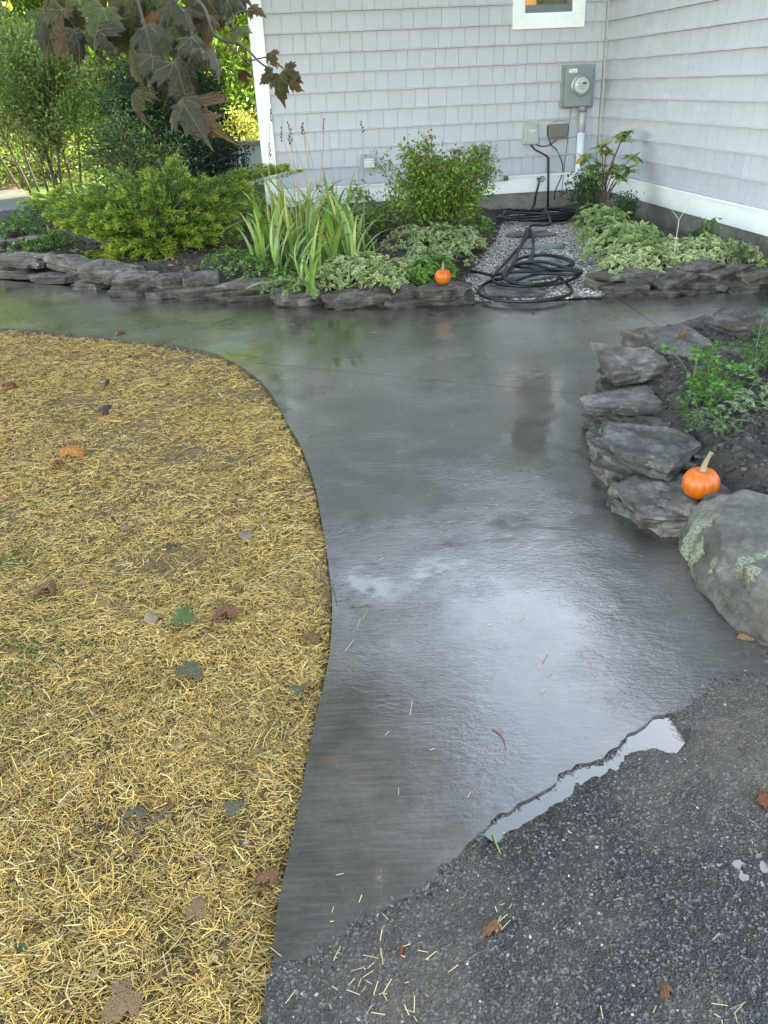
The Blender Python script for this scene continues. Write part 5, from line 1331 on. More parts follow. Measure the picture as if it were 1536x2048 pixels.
# small dark evergreen shrub under the rhododendron, weeds by the right foundation
def small_shrub(label, px, py, h, spread, n, L, col, seed, k=10, ratio=.5, zb=.08, mat=LEAF, var=.35):
    r = np.random.default_rng(seed); b = G(px, py, zb)
    base = [b+np.array([r.normal(0, .05), r.normal(0, .05), -.02]) for _ in range(k)]; dirs = [np.array([r.normal(0, spread), r.normal(0, spread), 1]) for _ in range(k)]
    return shrub('leafy_shrub', label, 'shrub', base, dirs, h*.62, .004, n, L, mat, levels=1, kids=5, seed=seed, child=.5, ratio=ratio, jit=.03, col=col, var=var, stem=TWIG)
small_shrub('dark green leafy shrub at the foot of the conduit in the corner', 1168, 440, .55, .3, 1500, .04, (.045, .10, .03), 11, 14)
small_shrub('dark small-leaved shrub against the right foundation wall', 1250, 445, .28, .4, 900, .035, (.05, .10, .05), 12, 10)
small_shrub('weedy light green sprig against the right foundation', 1385, 500, .26, .35, 190, .045, (.11, .20, .05), 13, 5)
small_shrub('dull bluish broadleaf sprout by the right foundation', 1425, 500, .22, .4, 90, .07, (.06, .11, .075), 14, 5)
small_shrub('lone leafy sprout at the end of the pale ground cover at right', 1490, 535, .22, .5, 40, .07, (.09, .15, .06), 15, 3, ratio=.45)
small_shrub('bright yellow-green leafy weed growing behind the far right slates', 1545, 545, .12, .5, 60, .06, (.20, .30, .03), 16, 4, ratio=.7)
small_shrub('upright lily-like green stem behind the juniper by the dark seed heads', 415, 412, .42, .12, 260, .075, (.09, .17, .05), 17, 4, ratio=.18)
small_shrub('small bare-stemmed palmate weed against the siding above the iris', 670, 445, .5, .25, 130, .05, (.10, .2, .03), 18, 5)
small_shrub('yellowing hosta-like leaves low at the left end of the juniper', 112, 500, .2, .8, 70, .08, (.24, .28, .05), 19, 6, ratio=.55)
def dry_twig():
    m = MB(); D = depth_of(G(1352, 540, .1)); f = lambda x, y: PD(x, y, D)
    b0 = G(1350, 545, .08)
    m.tube(smooth_path([f(1350, 545)-b0, f(1350, 500)-b0, f(1358, 440)-b0], 5), .0032, 6); m.tube(smooth_path([f(1358, 440)-b0, f(1350, 428)-b0, f(1343, 420)-b0], 4), .002, 5)
    m.tube(smooth_path([f(1358, 440)-b0, f(1368, 422)-b0, f(1374, 405)-b0, f(1383, 392)-b0], 4), [.0026]*13, 5)
    o = m.build('dry_twig', flat_mat('dead_stem', (.48, .40, .33), .7), None, True); o.location = tuple(b0); tag(o, 'bare forked dry stem standing in the pale ground cover at right', 'dry stem')
dry_twig()
# dark dead perennials by the house corner
def dead_plants():
    t = thing('dead_perennials', 'dark brown withered coneflower stalks beside the white corner board', 'dead plant', G(455, 400, .1)); b0 = np.array(t.location)
    r = random.Random(9); m = MB(); h = MB(); D = depth_of(b0)
    for k in range(70):
        x = r.uniform(395, 498); yt = r.uniform(285, 350); a = PD(x+r.gauss(0, 10), 400, D+r.uniform(0, .8))-b0; b = PD(x, yt, D+r.uniform(.2, .7))-b0
        m.tube(smooth_path([a, (a+b)/2+np.array([r.gauss(0, .02), 0, 0]), b], 3), .003, 4)
        if r.random() < .5: h.lathe([(0.001, -.014), (.012, -.010), (.014, .004), (.006, .014), (.001, .018)], 'z', 8, b)
    m.build('stalks', flat_mat('dead_stalk', (.045, .032, .022), .9), t, True); h.build('seed_heads', flat_mat('dead_head', (.018, .014, .012), .9), t, True)['kind'] = 'stuff'
    i = 1400; P = np.array([PD(r.uniform(395, 498), r.uniform(310, 395), D+r.uniform(0, .7))-b0 for _ in range(i)])
    v, tr, c = leaves(P, norm(rng.normal(0, 1, (i, 3))+np.array([0, 0, -.5])), .05, .35, (.05, .035, .02), .4); obj('withered_leaves', mesh('w', v, tr, DRY, False, c), t)
dead_plants()

# right foreground bed plants
def front_weeds():
    def sprig(label, pts, n, L, col, seed, ratio=.7, edge=None, hgt=.08):
        r = np.random.default_rng(seed); P = []; D = []; m = MB(); b0 = G(pts[0][0], pts[0][1], .16)
        for (x, y, R) in pts:
            c = G(x, y, .16)
            for k in range(n):
                q = c+np.array([r.normal(0, R), r.normal(0, R), abs(r.normal(.0, hgt))+.015])
                m.tube(smooth_path([c+r.normal(0, R*.4, 3)*np.array([1, 1, 0])-b0, (c+q)/2+np.array([0, 0, .03])-b0, q-b0], 3), .0014, 4)
                for a in range(11):
                    th = r.uniform(0, 6.28); P.append(q-b0+r.normal(0, .010, 3)); D.append((math.cos(th), math.sin(th), r.uniform(-.1, .5)))
        t = thing('leafy_weed', label, 'weed', b0); m.build('stems', flat_mat('weed_stem', (.09, .13, .04), .6), t, True)
        v, tr, c = leaves(np.array(P), np.array(D, float), r.uniform(.6, 1.2, len(P))*L, ratio, col, .25, edge); obj('foliage', mesh('foliage', v, tr, LEAF, False, c), t)
    sprig('lacy bright green weed growing between the grey stones and the bare earth', [(1400, 800, .06), (1430, 790, .06), (1380, 815, .05), (1440, 770, .05), (1420, 825, .05)], 10, .030, (.07, .17, .03), 1, .8)
    sprig('tall feathery green plant at the right edge behind the stones', [(1520, 740, .06), (1500, 760, .06), (1530, 720, .07)], 11, .030, (.06, .15, .035), 2, .6, None, .10)
    sprig('wilted silvery-green stems sprawled across the earth at the right edge', [(1500, 800, .08), (1530, 820, .08), (1480, 830, .06), (1530, 785, .06)], 9, .032, (.17, .24, .12), 3, .5, (.28, .33, .2), .03)
    sprig('low grey-green sprouts in the earth below the lacy weed', [(1400, 855, .06), (1440, 865, .05)], 14, .022, (.08, .14, .06), 4, .6, None, .03)
front_weeds()

# ------------------------------------------------------------------ background trees and shrubs
def big_shrub():
    b = G(108, 388, 0); r = np.random.default_rng(8)
    base = [G(62, 388, 0), G(78, 384, 0), G(98, 388, 0), G(112, 388, 0), G(118, 386, 0), G(126, 386, 0), G(146, 388, 0), G(40, 378, 0), G(160, 380, 0)]
    dirs = [(-.22, 0, 1), (-.1, .1, 1), (-.05, -.1, 1), (.02, 0, 1), (.05, .1, 1), (.0, -.1, 1), (.12, 0, 1), (-.4, .1, 1), (.3, .1, 1)]
    t, PT, DR = shrub('viburnum_bush', 'tall many-stemmed green bush by the path at the left edge', 'bush', base, dirs, 1.75, .022, 26000, .068, levels=2, kids=9, spread=.75, curl=.07, seed=4, child=.42, upw=.03,
          ratio=.5, jit=.11, col=(.19, .26, .075), var=.35, hue=.15)
    # lower side sprays
    m, P2, D2 = grow([b+np.array([.3, -.3, .9]), b+np.array([-.5, -.2, .9]), b+np.array([.6, 0, .7]), b+np.array([.9, .1, .6]), b+np.array([-.3, -.4, 1.2])], [(1, -.4, .1), (-1, -.3, .2), (1, 0, .2), (1, -.2, .1), (.3, -1, .2)], .7, .012, 2, 6, .6, .12, 3)
    v, tr, c = foliage(P2-np.mean(base, 0), D2, 5200, .055, .5, .06, col=(.16, .24, .05), var=.3)
    obj('side_foliage', mesh('foliage', v, tr, LEAF, False, c), t)
big_shrub()
def tree(name, label, pos, h, crown_r, z0, n, L, col, seed, cat='tree', group=None, cone=False, var=.35, trunk_r=.12):
    r = np.random.default_rng(seed); pos = np.array(pos, float); t = thing(name, label, cat, pos, 0, group)
    m = MB(); m.tube(smooth_path([(0, 0, -.2), (r.normal(0, .1), r.normal(0, .1), h*.5), (0, 0, h*.92)], 6), np.linspace(trunk_r, trunk_r*.25, 13), 8)
    C = []; 
    k = 46
    for i in range(k):
        f = r.random()**.8; z = z0+(h-z0)*f
        rad = crown_r*((1-f)**.8 if cone else math.sin(math.pi*min(.12+f*.85, 1))**.6); a = r.uniform(0, 6.28); rr = rad*r.uniform(.45, 1)
        e = np.array([rr*math.cos(a), rr*math.sin(a), z]); s = np.array([0, 0, max(z0*.6, z-(0 if cone else rr*.6))])
        m.tube(smooth_path([s, (s+e)/2+np.array([0, 0, .1]), e], 3), np.linspace(trunk_r*.3, .01, 7), 5)
        C.append((e, s))
    m.build('trunk', BARK, t, True)
    ci = r.integers(0, k, n); E = np.array([c[0] for c in C])[ci]; S = np.array([c[1] for c in C])[ci]; u_ = r.random((n, 1))**.6
    sg = crown_r*(.13 if cone else .17)
    P = S+(E-S)*(.35+.7*u_)+r.normal(0, 1, (n, 3))*sg
    if cone: D = norm(P-np.array([0, 0, 1])*P[:, 2:]+r.normal(0, .3, (n, 3))+np.array([0, 0, -.1]))
    else: D = norm(r.normal(0, 1, (n, 3)))
    shade = np.exp(r.normal(0, .22, k))[ci][:, None]
    v, tr, c = leaves(P, D, r.uniform(.6, 1.2, n)*L, .55, np.array(col)*shade, var, hue=.15); obj('crown', mesh('crown', v, tr, LEAF, False, c), t)
    return t
def bgpos(px, dist): 
    d = PD(px, 320, 1.0)-CAM; d[2] = 0; d /= np.linalg.norm(d); q = d*dist; return (q[0], q[1], -.04)
def background():
    tree('yew_bush', 'dark dense evergreen bush behind the juniper', bgpos(330, 12.6), 1.75, .95, .15, 15000, .05, (.018, .045, .018), 31, 'bush', trunk_r=.06)
    tree('yew_bush', 'dark feathery evergreen beside the white corner board', bgpos(410, 14.6), 2.3, .75, .1, 12000, .055, (.022, .06, .022), 32, 'bush', cone=True, trunk_r=.06)
    tree('leafy_bush', 'thin-branched green bush between the viburnum and the dark evergreen', bgpos(255, 11.2), 1.25, .7, .3, 3800, .05, (.085, .15, .035), 33, 'bush', trunk_r=.03)
    L = [(-260, 19, 7, 2.6, .9, (.16, .24, .02), 'yellow-green sunlit tree at the far left edge'), (-40, 23, 8, 2.6, 1.2, (.19, .27, .025), 'bright yellow-green tree behind the tall bush'),
         (120, 27, 9, 2.8, 1.3, (.10, .18, .02), 'mid green tree far behind the tall bush'), (240, 22, 8, 2.3, 1.0, (.13, .21, .02), 'light green tree behind the hanging maple leaves'),
         (345, 30, 10, 3.0, 1.2, (.17, .25, .025), 'tall sunlit tree far behind the dark evergreens'), (430, 24, 8, 2.2, 1.3, (.09, .16, .02), 'green tree far behind the house corner'),
         (520, 33, 10, 3.2, 1.0, (.15, .21, .02), 'sunlit tree peeking past the white corner board'), (20, 36, 11, 4.0, .6, (.12, .20, .02), 'large tree at the back of the lit lawn, left'), (200, 38, 12, 4.2, .6, (.10, .17, .02), 'large tree at the back of the lit lawn, middle'), (400, 40, 12, 4.2, .5, (.13, .2, .02), 'large tree at the back of the lit lawn, right')]
    L += [(560, 26, 7, 2.4, .6, (.12, .19, .02), 'tree close behind the house, seen past its corner'), (465, 44, 12, 4.5, .4, (.13, .2, .02), 'large far tree directly past the corner board'), (300, 46, 13, 5, .4, (.12, .19, .02), 'large far tree behind the hanging maple leaves'), (90, 46, 13, 5, .4, (.15, .22, .02), 'large far tree behind the tall bush')]
    for i, (px, d, h, R, z0, c, lab) in enumerate(L):
        tree('leafy_tree', lab, bgpos(px, d), h, R, z0*.4, 9000, .20 if d < 30 else .34, c, 40+i, group='trees beyond the garden')
    # yellow perennials catching the sun by the corner
    tree('leafy_bush', 'sunlit yellow bush past the white corner board', bgpos(478, 19.5), 1.0, .8, .1, 1600, .09, (.24, .28, .05), 60, 'bush', trunk_r=.03)
    tree('leafy_bush', 'sunlit yellow-green bush low behind the tall bush', bgpos(95, 19), .8, 1.4, .05, 2600, .09, (.20, .27, .05), 61, 'bush', trunk_r=.03)
    # low wall with tan cap past the house corner
    t = thing('garden_wall', 'low pale blue-white wall with tan coping just past the house corner board', 'wall', bgpos(470, 15.6), RAD(2))
    m = MB(); m.box(-1.0, .8, -.12, .12, 0, .62, .01); m.build('wall_body', flat_mat('pale_wall', (.60, .68, .72), .6), t)
    m = MB(); m.box(-1.03, .83, -.16, .16, .6205, .69, .01); m.build('coping', flat_mat('tan_coping', (.42, .34, .25), .6), t)
    # straw patch on the lit ground at far left
    P = gp([(-300, 386), (-60, 384), (40, 379), (48, 352), (20, 341), (-100, 338), (-300, 345)], -.03)
    bm = bmesh.new(); f = bm.faces.new([bm.verts.new((x, y, -.02)) for x, y in P]); f.normal_update()
    if f.normal.z < 0: f.normal_flip()
    me = bpy.data.meshes.new('straw_patch'); bm.to_mesh(me); bm.free(); me.materials.append(SSOIL); struct(obj('straw_patch', me))
background()

# ------------------------------------------------------------------ maple: leaf meshes
OUT = [(0, -.02), (.12, -.10), (.30, -.16), (.27, -.04), (.46, .0), (.42, .09), (.56, .22), (.44, .24), (.46, .34), (.27, .30), (.24, .40), (.30, .58), (.20, .60), (.17, .74), (.08, .76), (0, 1.0)]
def maple_mesh(name, c0, c1, curl, seed, mat):
    r = random.Random(seed); R = OUT; L = [(-x, y) for x, y in OUT[-2:0:-1]]; o = R+L; n = len(o); cen = (0, .22)
    v = []; c = []; LC = []; rings = (1.0, .68, .36)
    for s in rings:
        for (x, y) in o:
            X = cen[0]+(x-cen[0])*s; Y = cen[1]+(y-cen[1])*s
            if s == 1: X += r.gauss(0, .012); Y += r.gauss(0, .012)
            d2 = X*X+(Y-.25)**2
            z = -curl*d2*1.3-curl*.5*abs(X)+.05*noise.noise(Vector((X*4+seed, Y*4, 0)))*(1+curl*2)+(.025 if s == .68 else 0)*math.sin(8*math.atan2(Y-.22, X))
            v.append((X, Y, z)); LC.append((X, Y)); k = min(1, d2*1.8+.3*noise.noise(Vector((X*5, Y*5, seed)))); k = max(0, k)
            c.append(tuple(c0[j]*(1-k)+c1[j]*k for j in range(3)))
    v.append((0, .22, .01)); LC.append((0, .22)); c.append(c0); q = []; t = []
    for a in range(2):
        for i in range(n): j = (i+1) % n; q.append((a*n+i, a*n+j, (a+1)*n+j, (a+1)*n+i))
    for i in range(n): t.append((2*n+i, 2*n+(i+1) % n, 3*n))
    # petiole
    me = mesh(name, v, [np.array(q), np.array(t)], mat, True, np.array(c)); at = me.color_attributes.new('blade', 'FLOAT_COLOR', 'POINT')
    at.data.foreach_set('color', np.array([(px_*.5+.5, py_*.5+.5, 0, 1) for px_, py_ in LC], np.float32).ravel()); return me
def veined(name, trans, rough, spec):
    m = leaf_mat(name, trans, rough, spec); t = m.node_tree; b = t.nodes['Principled BSDF']
    src = b.inputs['Base Color'].links[0].from_socket
    sp = n_(t, 'ShaderNodeSeparateColor'); t.links.new(attr(t, 'blade'), sp.inputs[0])
    x = math_(t, 'MULTIPLY_ADD', sp.outputs[0], 2, -1); y = math_(t, 'MULTIPLY_ADD', sp.outputs[1], 2, -1)
    a = math_(t, 'ARCTAN2', x, y); r = math_(t, 'SQRT', math_(t, 'ADD', math_(t, 'MULTIPLY', x, x), math_(t, 'MULTIPLY', y, y)))
    d = math_(t, 'MULTIPLY', math_(t, 'ABSOLUTE', math_(t, 'SINE', math_(t, 'MULTIPLY', a, 4.5))), r)
    f = ramp(t, d, [(.02, g3(1)), (.09, g3(0))])
    side = math_(t, 'ABSOLUTE', math_(t, 'SINE', math_(t, 'MULTIPLY_ADD', r, 42, math_(t, 'MULTIPLY', d, 22))))
    f2 = ramp(t, side, [(.0, g3(.45)), (.22, g3(0))])
    ff = math_(t, 'MAXIMUM', f, f2)
    v = coords(t); sp_ = ramp(t, noise_(t, v, 9, 7, .75, .5), [(.56, g3(0)), (.66, g3(.75))])
    c = mixc(t, sp_, src, (.10, .045, .012)); c = mixc(t, math_(t, 'MULTIPLY', ff, .45), c, (.26, .19, .08))
    for n in t.nodes:
        if n.type == 'BSDF_TRANSLUCENT': t.links.new(c, n.inputs['Color'])
    t.links.new(c, b.inputs['Base Color'])
    n1 = bump(t, b, ff, .6, .01); bump(t, b, noise_(t, v, 14, 5), .5, .03, n1); return m
MAPLEM = veined('maple_leaf', .28, .45, .4); FALLM = veined('fallen_leaf', .12, .5, .4)
def maple():
    pos = np.array((-6.2, 3.6, -.03)); t = thing('maple_tree', 'maple tree whose olive-brown leaves hang into the top left of the view', 'tree', pos)
    b0 = pos; m = MB(); r = random.Random(6)
    m.tube(smooth_path([(0, 0, -.1), (.05, .02, 1.2), (.15, .1, 2.4), (.3, .2, 4.2)], 6), np.linspace(.22, .12, 19), 12)
    E = []
    for k in range(44):
        a = r.uniform(0, 6.28); rr = r.uniform(.8, 4.4); e = np.array([rr*math.cos(a)+3.0, rr*math.sin(a)+1.3, r.uniform(3.2, 6.6)]); s = np.array([.15, .1, r.uniform(2.3, 4.0)])
        m.tube(smooth_path([s, (s+e)/2+np.array([0, 0, .3]), e], 4), np.linspace(.06, .012, 9), 6); E.append((s, e))
    m.build('trunk', BARK, t, True)
    n = 34000; i = rng.integers(0, len(E), n); S = np.array([e[0] for e in E])[i]; T = np.array([e[1] for e in E])[i]
    P = S+(T-S)*(.40+.70*rng.random((n, 1))**.7)+rng.normal(0, .50, (n, 3))
    W_ = P+b0; hd = np.hypot(W_[:, 0], W_[:, 1])
    P = P[(W_[:, 2] > 2.6) & (W_[:, 2] > H+.16*hd+.25) & (W_[:, 0] < .15+.13*W_[:, 1])]; n = len(P)
    v, tr, c = leaves(P, norm(rng.normal(0, 1, (n, 3))+np.array([0, 0, -.6])), rng.uniform(.11, .19, n), .95, (.085, .065, .02), .3)
    obj('crown', mesh('crown', v, tr, LEAF, False, c), t)
    # drooping branch in view
    def bp(x, y, d): return PD(x, y, d)-b0
    bm_ = MB()
    def tw(L, r0, r1, mb=bm_):
        P = smooth_path([bp(*a) for a in L], 6); mb.tube(P, np.linspace(r0, r1, len(P)), 6)
    root = [(-1500, -500, 4.5), (-400, -420, 2.8), (60, -260, 2.2), (250, -90, 1.95), (330, -20, 1.85)]
    tw(root, .014, .006)
    tw([(330, -20, 1.85), (400, 5, 1.8), (430, 70, 1.8), (485, 92, 1.78), (520, 125, 1.78), (545, 140, 1.77)], .004, .0016)
    tw([(60, -260, 2.2), (300, -120, 2.0), (405, 0, 1.9), (440, 30, 1.9)], .006, .002)
    tw([(440, 75, 1.8), (490, 118, 1.8), (518, 117, 1.79), (540, 112, 1.78)], .002, .0012); tw([(465, 85, 1.8), (470, 30, 1.8), (510, 20, 1.8)], .002, .0012)
    tw([(250, -90, 1.95), (280, 20, 1.8), (300, 80, 1.75), (340, 150, 1.7), (368, 175, 1.7)], .004, .0016); tw([(60, -260, 2.2), (130, -60, 2.0), (170, 40, 1.9), (185, 80, 1.85)], .004, .0016)
    br = bm_.build('branch', flat_mat('dark_twig', (.05, .035, .03), .6), t, True)
    grey = ((.062, .064, .036), (.085, .080, .042)); olive = ((.045, .042, .010), (.075, .05, .012)); brown = ((.075, .042, .012), (.10, .045, .012)); dark = ((.03, .03, .018), (.05, .035, .018)); grn = ((.05, .075, .02), (.09, .10, .03)); rust = ((.18, .07, .02), (.20, .06, .015))
    pal = dict(g=tuple(tuple(x*.55 for x in c) for c in grey), o=olive, b=brown, d=dark, n=grn, r=rust)
    MM = {k: [maple_mesh('leaf', *c, cu, 10*i+j, MAPLEM) for j, cu in enumerate((.3, .65, 1.1))] for i, (k, c) in enumerate(pal.items())}
    # (px, py of the leaf base, image angle of the tip in degrees (0 right, 90 down), length px, colour, depth, sideways swing)
    Lf = [(125, 18, 100, 105, 'o', 1.9, 10), (150, 60, 80, 80, 'd', 1.85, 30), (105, -10, 140, 70, 'o', 1.95, 0), (205, 15, 115, 105, 'n', 1.8, -20), (172, 45, 95, 90, 'd', 1.82, 50), (130, 68, 105, 65, 'b', 1.85, 20), (188, 60, 82, 78, 'd', 1.8, 60),
          (290, 45, 75, 115, 'g', 1.72, -5), (262, 95, 100, 90, 'o', 1.74, 35), (265, 175, 105, 80, 'o', 1.72, 50), (305, 110, 60, 105, 'g', 1.7, 25), (335, 130, 85, 90, 'd', 1.74, 50), (350, 120, 70, 115, 'g', 1.68, 15), (375, 118, 90, 95, 'o', 1.75, 55),
          (360, 195, 50, 125, 'g', 1.64, 20), (378, 205, 62, 115, 'b', 1.66, 60), (340, -5, 45, 90, 'g', 1.75, -10), (352, 15, 80, 85, 'd', 1.8, 40), (385, 70, 55, 90, 'g', 1.7, 10), (420, 30, 85, 70, 'b', 1.82, 30), (405, 90, 40, 110, 'g', 1.68, 55),
          (455, 0, 20, 60, 'g', 1.8, 30), (480, 50, 100, 62, 'n', 1.78, 10), (500, 12, 40, 42, 'b', 1.8, 20), (478, 140, 15, 55, 'b', 1.78, 65), (540, 105, 75, 42, 'b', 1.76, 35), (545, 145, 150, 45, 'b', 1.77, 40), (556, 148, 80, 66, 'o', 1.76, 10), (570, 140, 30, 52, 'o', 1.77, 55), (580, 165, 35, 42, 'b', 1.77, 70),
          (315, 20, 120, 55, 'r', 1.86, 20), (235, -15, 95, 70, 'd', 1.85, 20), (270, -20, 80, 85, 'o', 1.82, 30), (310, -30, 60, 90, 'n', 1.85, 10), (180, -20, 110, 70, 'n', 1.9, 20), (400, -30, 60, 70, 'o', 1.85, 30), (440, -20, 85, 60, 'g', 1.85, 10), (225, 40, 90, 85, 'o', 1.88, 60), (330, 60, 100, 80, 'n', 1.85, 30), (250, 30, 60, 90, 'n', 1.9, 30), (415, 75, 75, 50, 'r', 1.9, 40), (560, 128, 60, 32, 'r', 1.78, 50), (365, 60, 110, 80, 'o', 1.9, 20), (300, 150, 95, 45, 'r', 1.8, 40)]
    for k in range(34):
        x = r.uniform(80, 470); Lf.append((x, r.uniform(-40, 75 if x < 400 else 40), r.gauss(90, 25), r.uniform(45, 80), r.choice('ooonnddgbb'), r.uniform(1.85, 2.15), r.uniform(0, 60)))
    for i, (x, y, ang, Lp, ck, dp, sw) in enumerate(Lf):
        a = bp(x, y, dp); an = RAD(ang+r.gauss(0, 6)); yd = rt*math.cos(an)-up*math.sin(an); yd = norm(yd+fw*r.uniform(-.5, .5))
        nn = norm(-fw+up*.5); nn = norm(nn-yd*(nn@yd)); xd = np.cross(yd, nn)
        s_ = RAD(sw*r.choice((-1, 1))); xd2 = xd*math.cos(s_)+nn*math.sin(s_); n2 = np.cross(xd2, yd)
        s = Lp/FPX*dp*.84
        o = obj('leaf', MM[ck][r.choice((0, 1, 1, 2))], br)
        Mx = Matrix.Identity(4)
        for k in range(3): Mx[k][0], Mx[k][1], Mx[k][2], Mx[k][3] = xd2[k]*s, yd[k]*s, n2[k]*s, a[k]
        o.matrix_local = Mx
maple()

# ------------------------------------------------------------------ fallen leaves and litter
def fallen():
    pal = dict(orange=((.62, .22, .03), (.45, .12, .02)), brown=((.20, .08, .034), (.12, .045, .02)), green=((.05, .10, .025), (.08, .13, .03)), grey=((.10, .11, .06), (.08, .085, .045)), tan=((.24, .14, .06), (.16, .09, .04)), dark=((.05, .03, .022), (.07, .04, .03)), red=((.20, .05, .02), (.15, .035, .015)))
    r = random.Random(12)
    L = [(135, 900, 52, 'orange', .5, 0, 'bright orange curled leaf on the straw near the left edge'), (460, 1215, 60, 'brown', .9, 0, 'large reddish-brown crumpled leaf lying on the straw near the path'),
         (355, 1238, 50, 'green', .15, 0, 'dark green maple leaf flat on the straw left of the crumpled brown leaf'), (368, 1340, 62, 'grey', .15, 0, 'grey-green leaf lying flat in the middle of the straw'),
         (640, 1278, 46, 'brown', .9, 0, 'curled brown leaf at the edge of the straw by the path'), (455, 1628, 46, 'grey', .3, 0, 'small grey-green leaf on the straw low in the view'), (287, 1620, 48, 'grey', .8, 0, 'folded olive leaf beside the small grey-green one'),
         (100, 1180, 75, 'brown', 1.1, 0, 'long rolled brown leaf on the straw at left'), (218, 765, 34, 'dark', .8, 0, 'dark wet leaf on the straw towards the back'), (205, 828, 34, 'dark', .7, 0, 'dark flat leaf on the straw below the back one'),
         (470, 928, 26, 'grey', .2, 0, 'pale grey-green leaf on the straw near the bend of the path'), (30, 770, 40, 'red', .8, 0, 'dark red leaf on the straw at the far left edge'), (605, 1388, 34, 'grey', .3, 0, 'pale leaf on the straw close to the path edge'), (618, 1366, 22, 'tan', .9, 0, 'little tan curled leaf above the pale one at the path edge'),
         (265, 1992, 84, 'tan', .5, 0, 'big tan leaf at the bottom of the straw'), (390, 1840, 50, 'tan', .6, 0, 'tan leaf half buried in straw near the bottom'), (550, 1740, 60, 'brown', 1.0, 0, 'rolled rusty leaf in the straw beside the path bottom'),
         (1480, 1275, 46, 'tan', .9, .0, 'crumpled tan leaf on the concrete at the foot of the lichen boulder'), (990, 1845, 60, 'brown', .9, 0, 'brown and yellow torn leaf on the asphalt in the middle'), (800, 1900, 40, 'red', 1.1, 0, 'small rust-red rolled leaf on the asphalt by the straw wisps'),
         (1330, 1968, 46, 'brown', 1.1, 0, 'dark brown shrivelled leaf on the asphalt at lower right'), (1065, 625, 14, 'brown', .7, 0, 'tiny brown leaf on the walkway in front of the hose'), (975, 612, 14, 'dark', .7, 0, 'tiny dark leaf on the walkway by the pumpkin slate'),
         (1518, 1600, 50, 'red', .6, 0, 'dull red leaf on the asphalt at the right edge'), (125, 925, 30, 'red', .8, 0, 'small red leaf fragment below the orange leaf'), (345, 1095, 26, 'dark', .5, 0, 'small dark leaf scrap on the straw above centre'), (240, 665, 30, 'brown', .8, 0, 'brown leaf at the top edge of the straw beside the path'), (790, 1340, 0, '', 0, 0, '')]
    cache = {}
    for i, (x, y, s, ck, cu, z, lab) in enumerate(L):
        if not s: continue
        onstraw = x < 540 or y < 1400 and x < 660; z = -.001 if onstraw else (.002 if y < 1400 else -.004)
        P = G(x, y, z); me = maple_mesh('fallen_leaf', *pal[ck], cu, 100+i, FALLM)
        o = obj('fallen_leaf', me); sc = s/FPX*depth_of(P)
        o.scale = (sc*(.75 if cu > .6 else 1), sc, sc*(.8 if cu > .6 else .45)); o.rotation_euler = (r.gauss(0, .15), r.gauss(0, .2)+(.25 if cu > .6 else 0), r.uniform(0, 6.28)); o.location = (P[0], P[1], z+.004+(.16*sc if cu > .6 else .012))
        tag(o, lab, 'leaf', 'fallen leaves')
    for (x, y, s, ck, cu, lab) in [(605, 690+0, 0, '', 0, '')]: pass
    # leaf on the stone
    P = G(1358, 683, .225); o = obj('fallen_leaf', maple_mesh('fallen_leaf', *pal['tan'], .9, 300, FALLM)); o.scale = (.07,)*3; o.rotation_euler = (3.2, .2, 1); o.location = (P[0], P[1], .245)
    tag(o, 'pale dry leaf lying on top of the lichen-flecked grey stone', 'leaf', 'fallen leaves')
    # twigs
    def tw(label, pts, rad, mat=TWIG, z=0.0, name='twig', br=()):
        m = MB(); P = [G(x, y, z+rad) for x, y in pts]; b0 = P[0]; m.tube(smooth_path([p-b0 for p in P], 5), rad, 6)
        for b in br: m.tube(smooth_path([G(x, y, z+rad+k*.01)-b0 for k, (x, y) in enumerate(b)], 4), rad*.7, 5)
        o = m.build(name, mat, None, True); o.location = tuple(b0); tag(o, label, 'twig', 'twigs and stems on the ground')
    tw('thin dark bent twig across the straw at left', [(172, 1183), (200, 1190), (230, 1208), (268, 1232)], .0018, z=-.008)
    tw('dark thin twig trailing from the crumpled brown leaf', [(378, 1248), (430, 1243), (470, 1240), (525, 1243)], .0014, z=-.008)
    tw('curved reddish stem on the wet concrete', [(985, 1458), (1000, 1468), (1008, 1482), (1012, 1497)], .0013, DRYR, z=.001)
    tw('tangle of dark rootlets at the straw edge beside the path', [(655, 1080), (650, 1110), (640, 1150), (655, 1185), (625, 1220)], .0022, z=-.004, br=[[(640, 1150), (665, 1170), (672, 1190)], [(650, 1110), (632, 1135), (628, 1165)], [(645, 1170), (620, 1190), (608, 1215)], [(655, 1185), (640, 1200), (650, 1225)]])
    tw('dark branched twig in the lower straw', [(265, 1720), (280, 1660), (310, 1640), (345, 1610)], .0025, z=-.006, br=[[(280, 1660), (255, 1650), (225, 1655)], [(310, 1640), (330, 1660), (360, 1665)]])
    tw('pale fibre crossing the concrete near the joint', [(700, 1212), (720, 1214), (738, 1208)], .0008, z=.001)
    tw('green plant stem lying at the concrete edge', [(985, 1660), (990, 1680), (1000, 1705)], .0018, GREENST, z=.0)
    tw('thin brown stem on the asphalt below the torn leaf', [(1012, 1880), (1016, 1905), (1014, 1930)], .0012, z=-.005)
    # straw scraps blown on to the hard surfaces
    pts = []
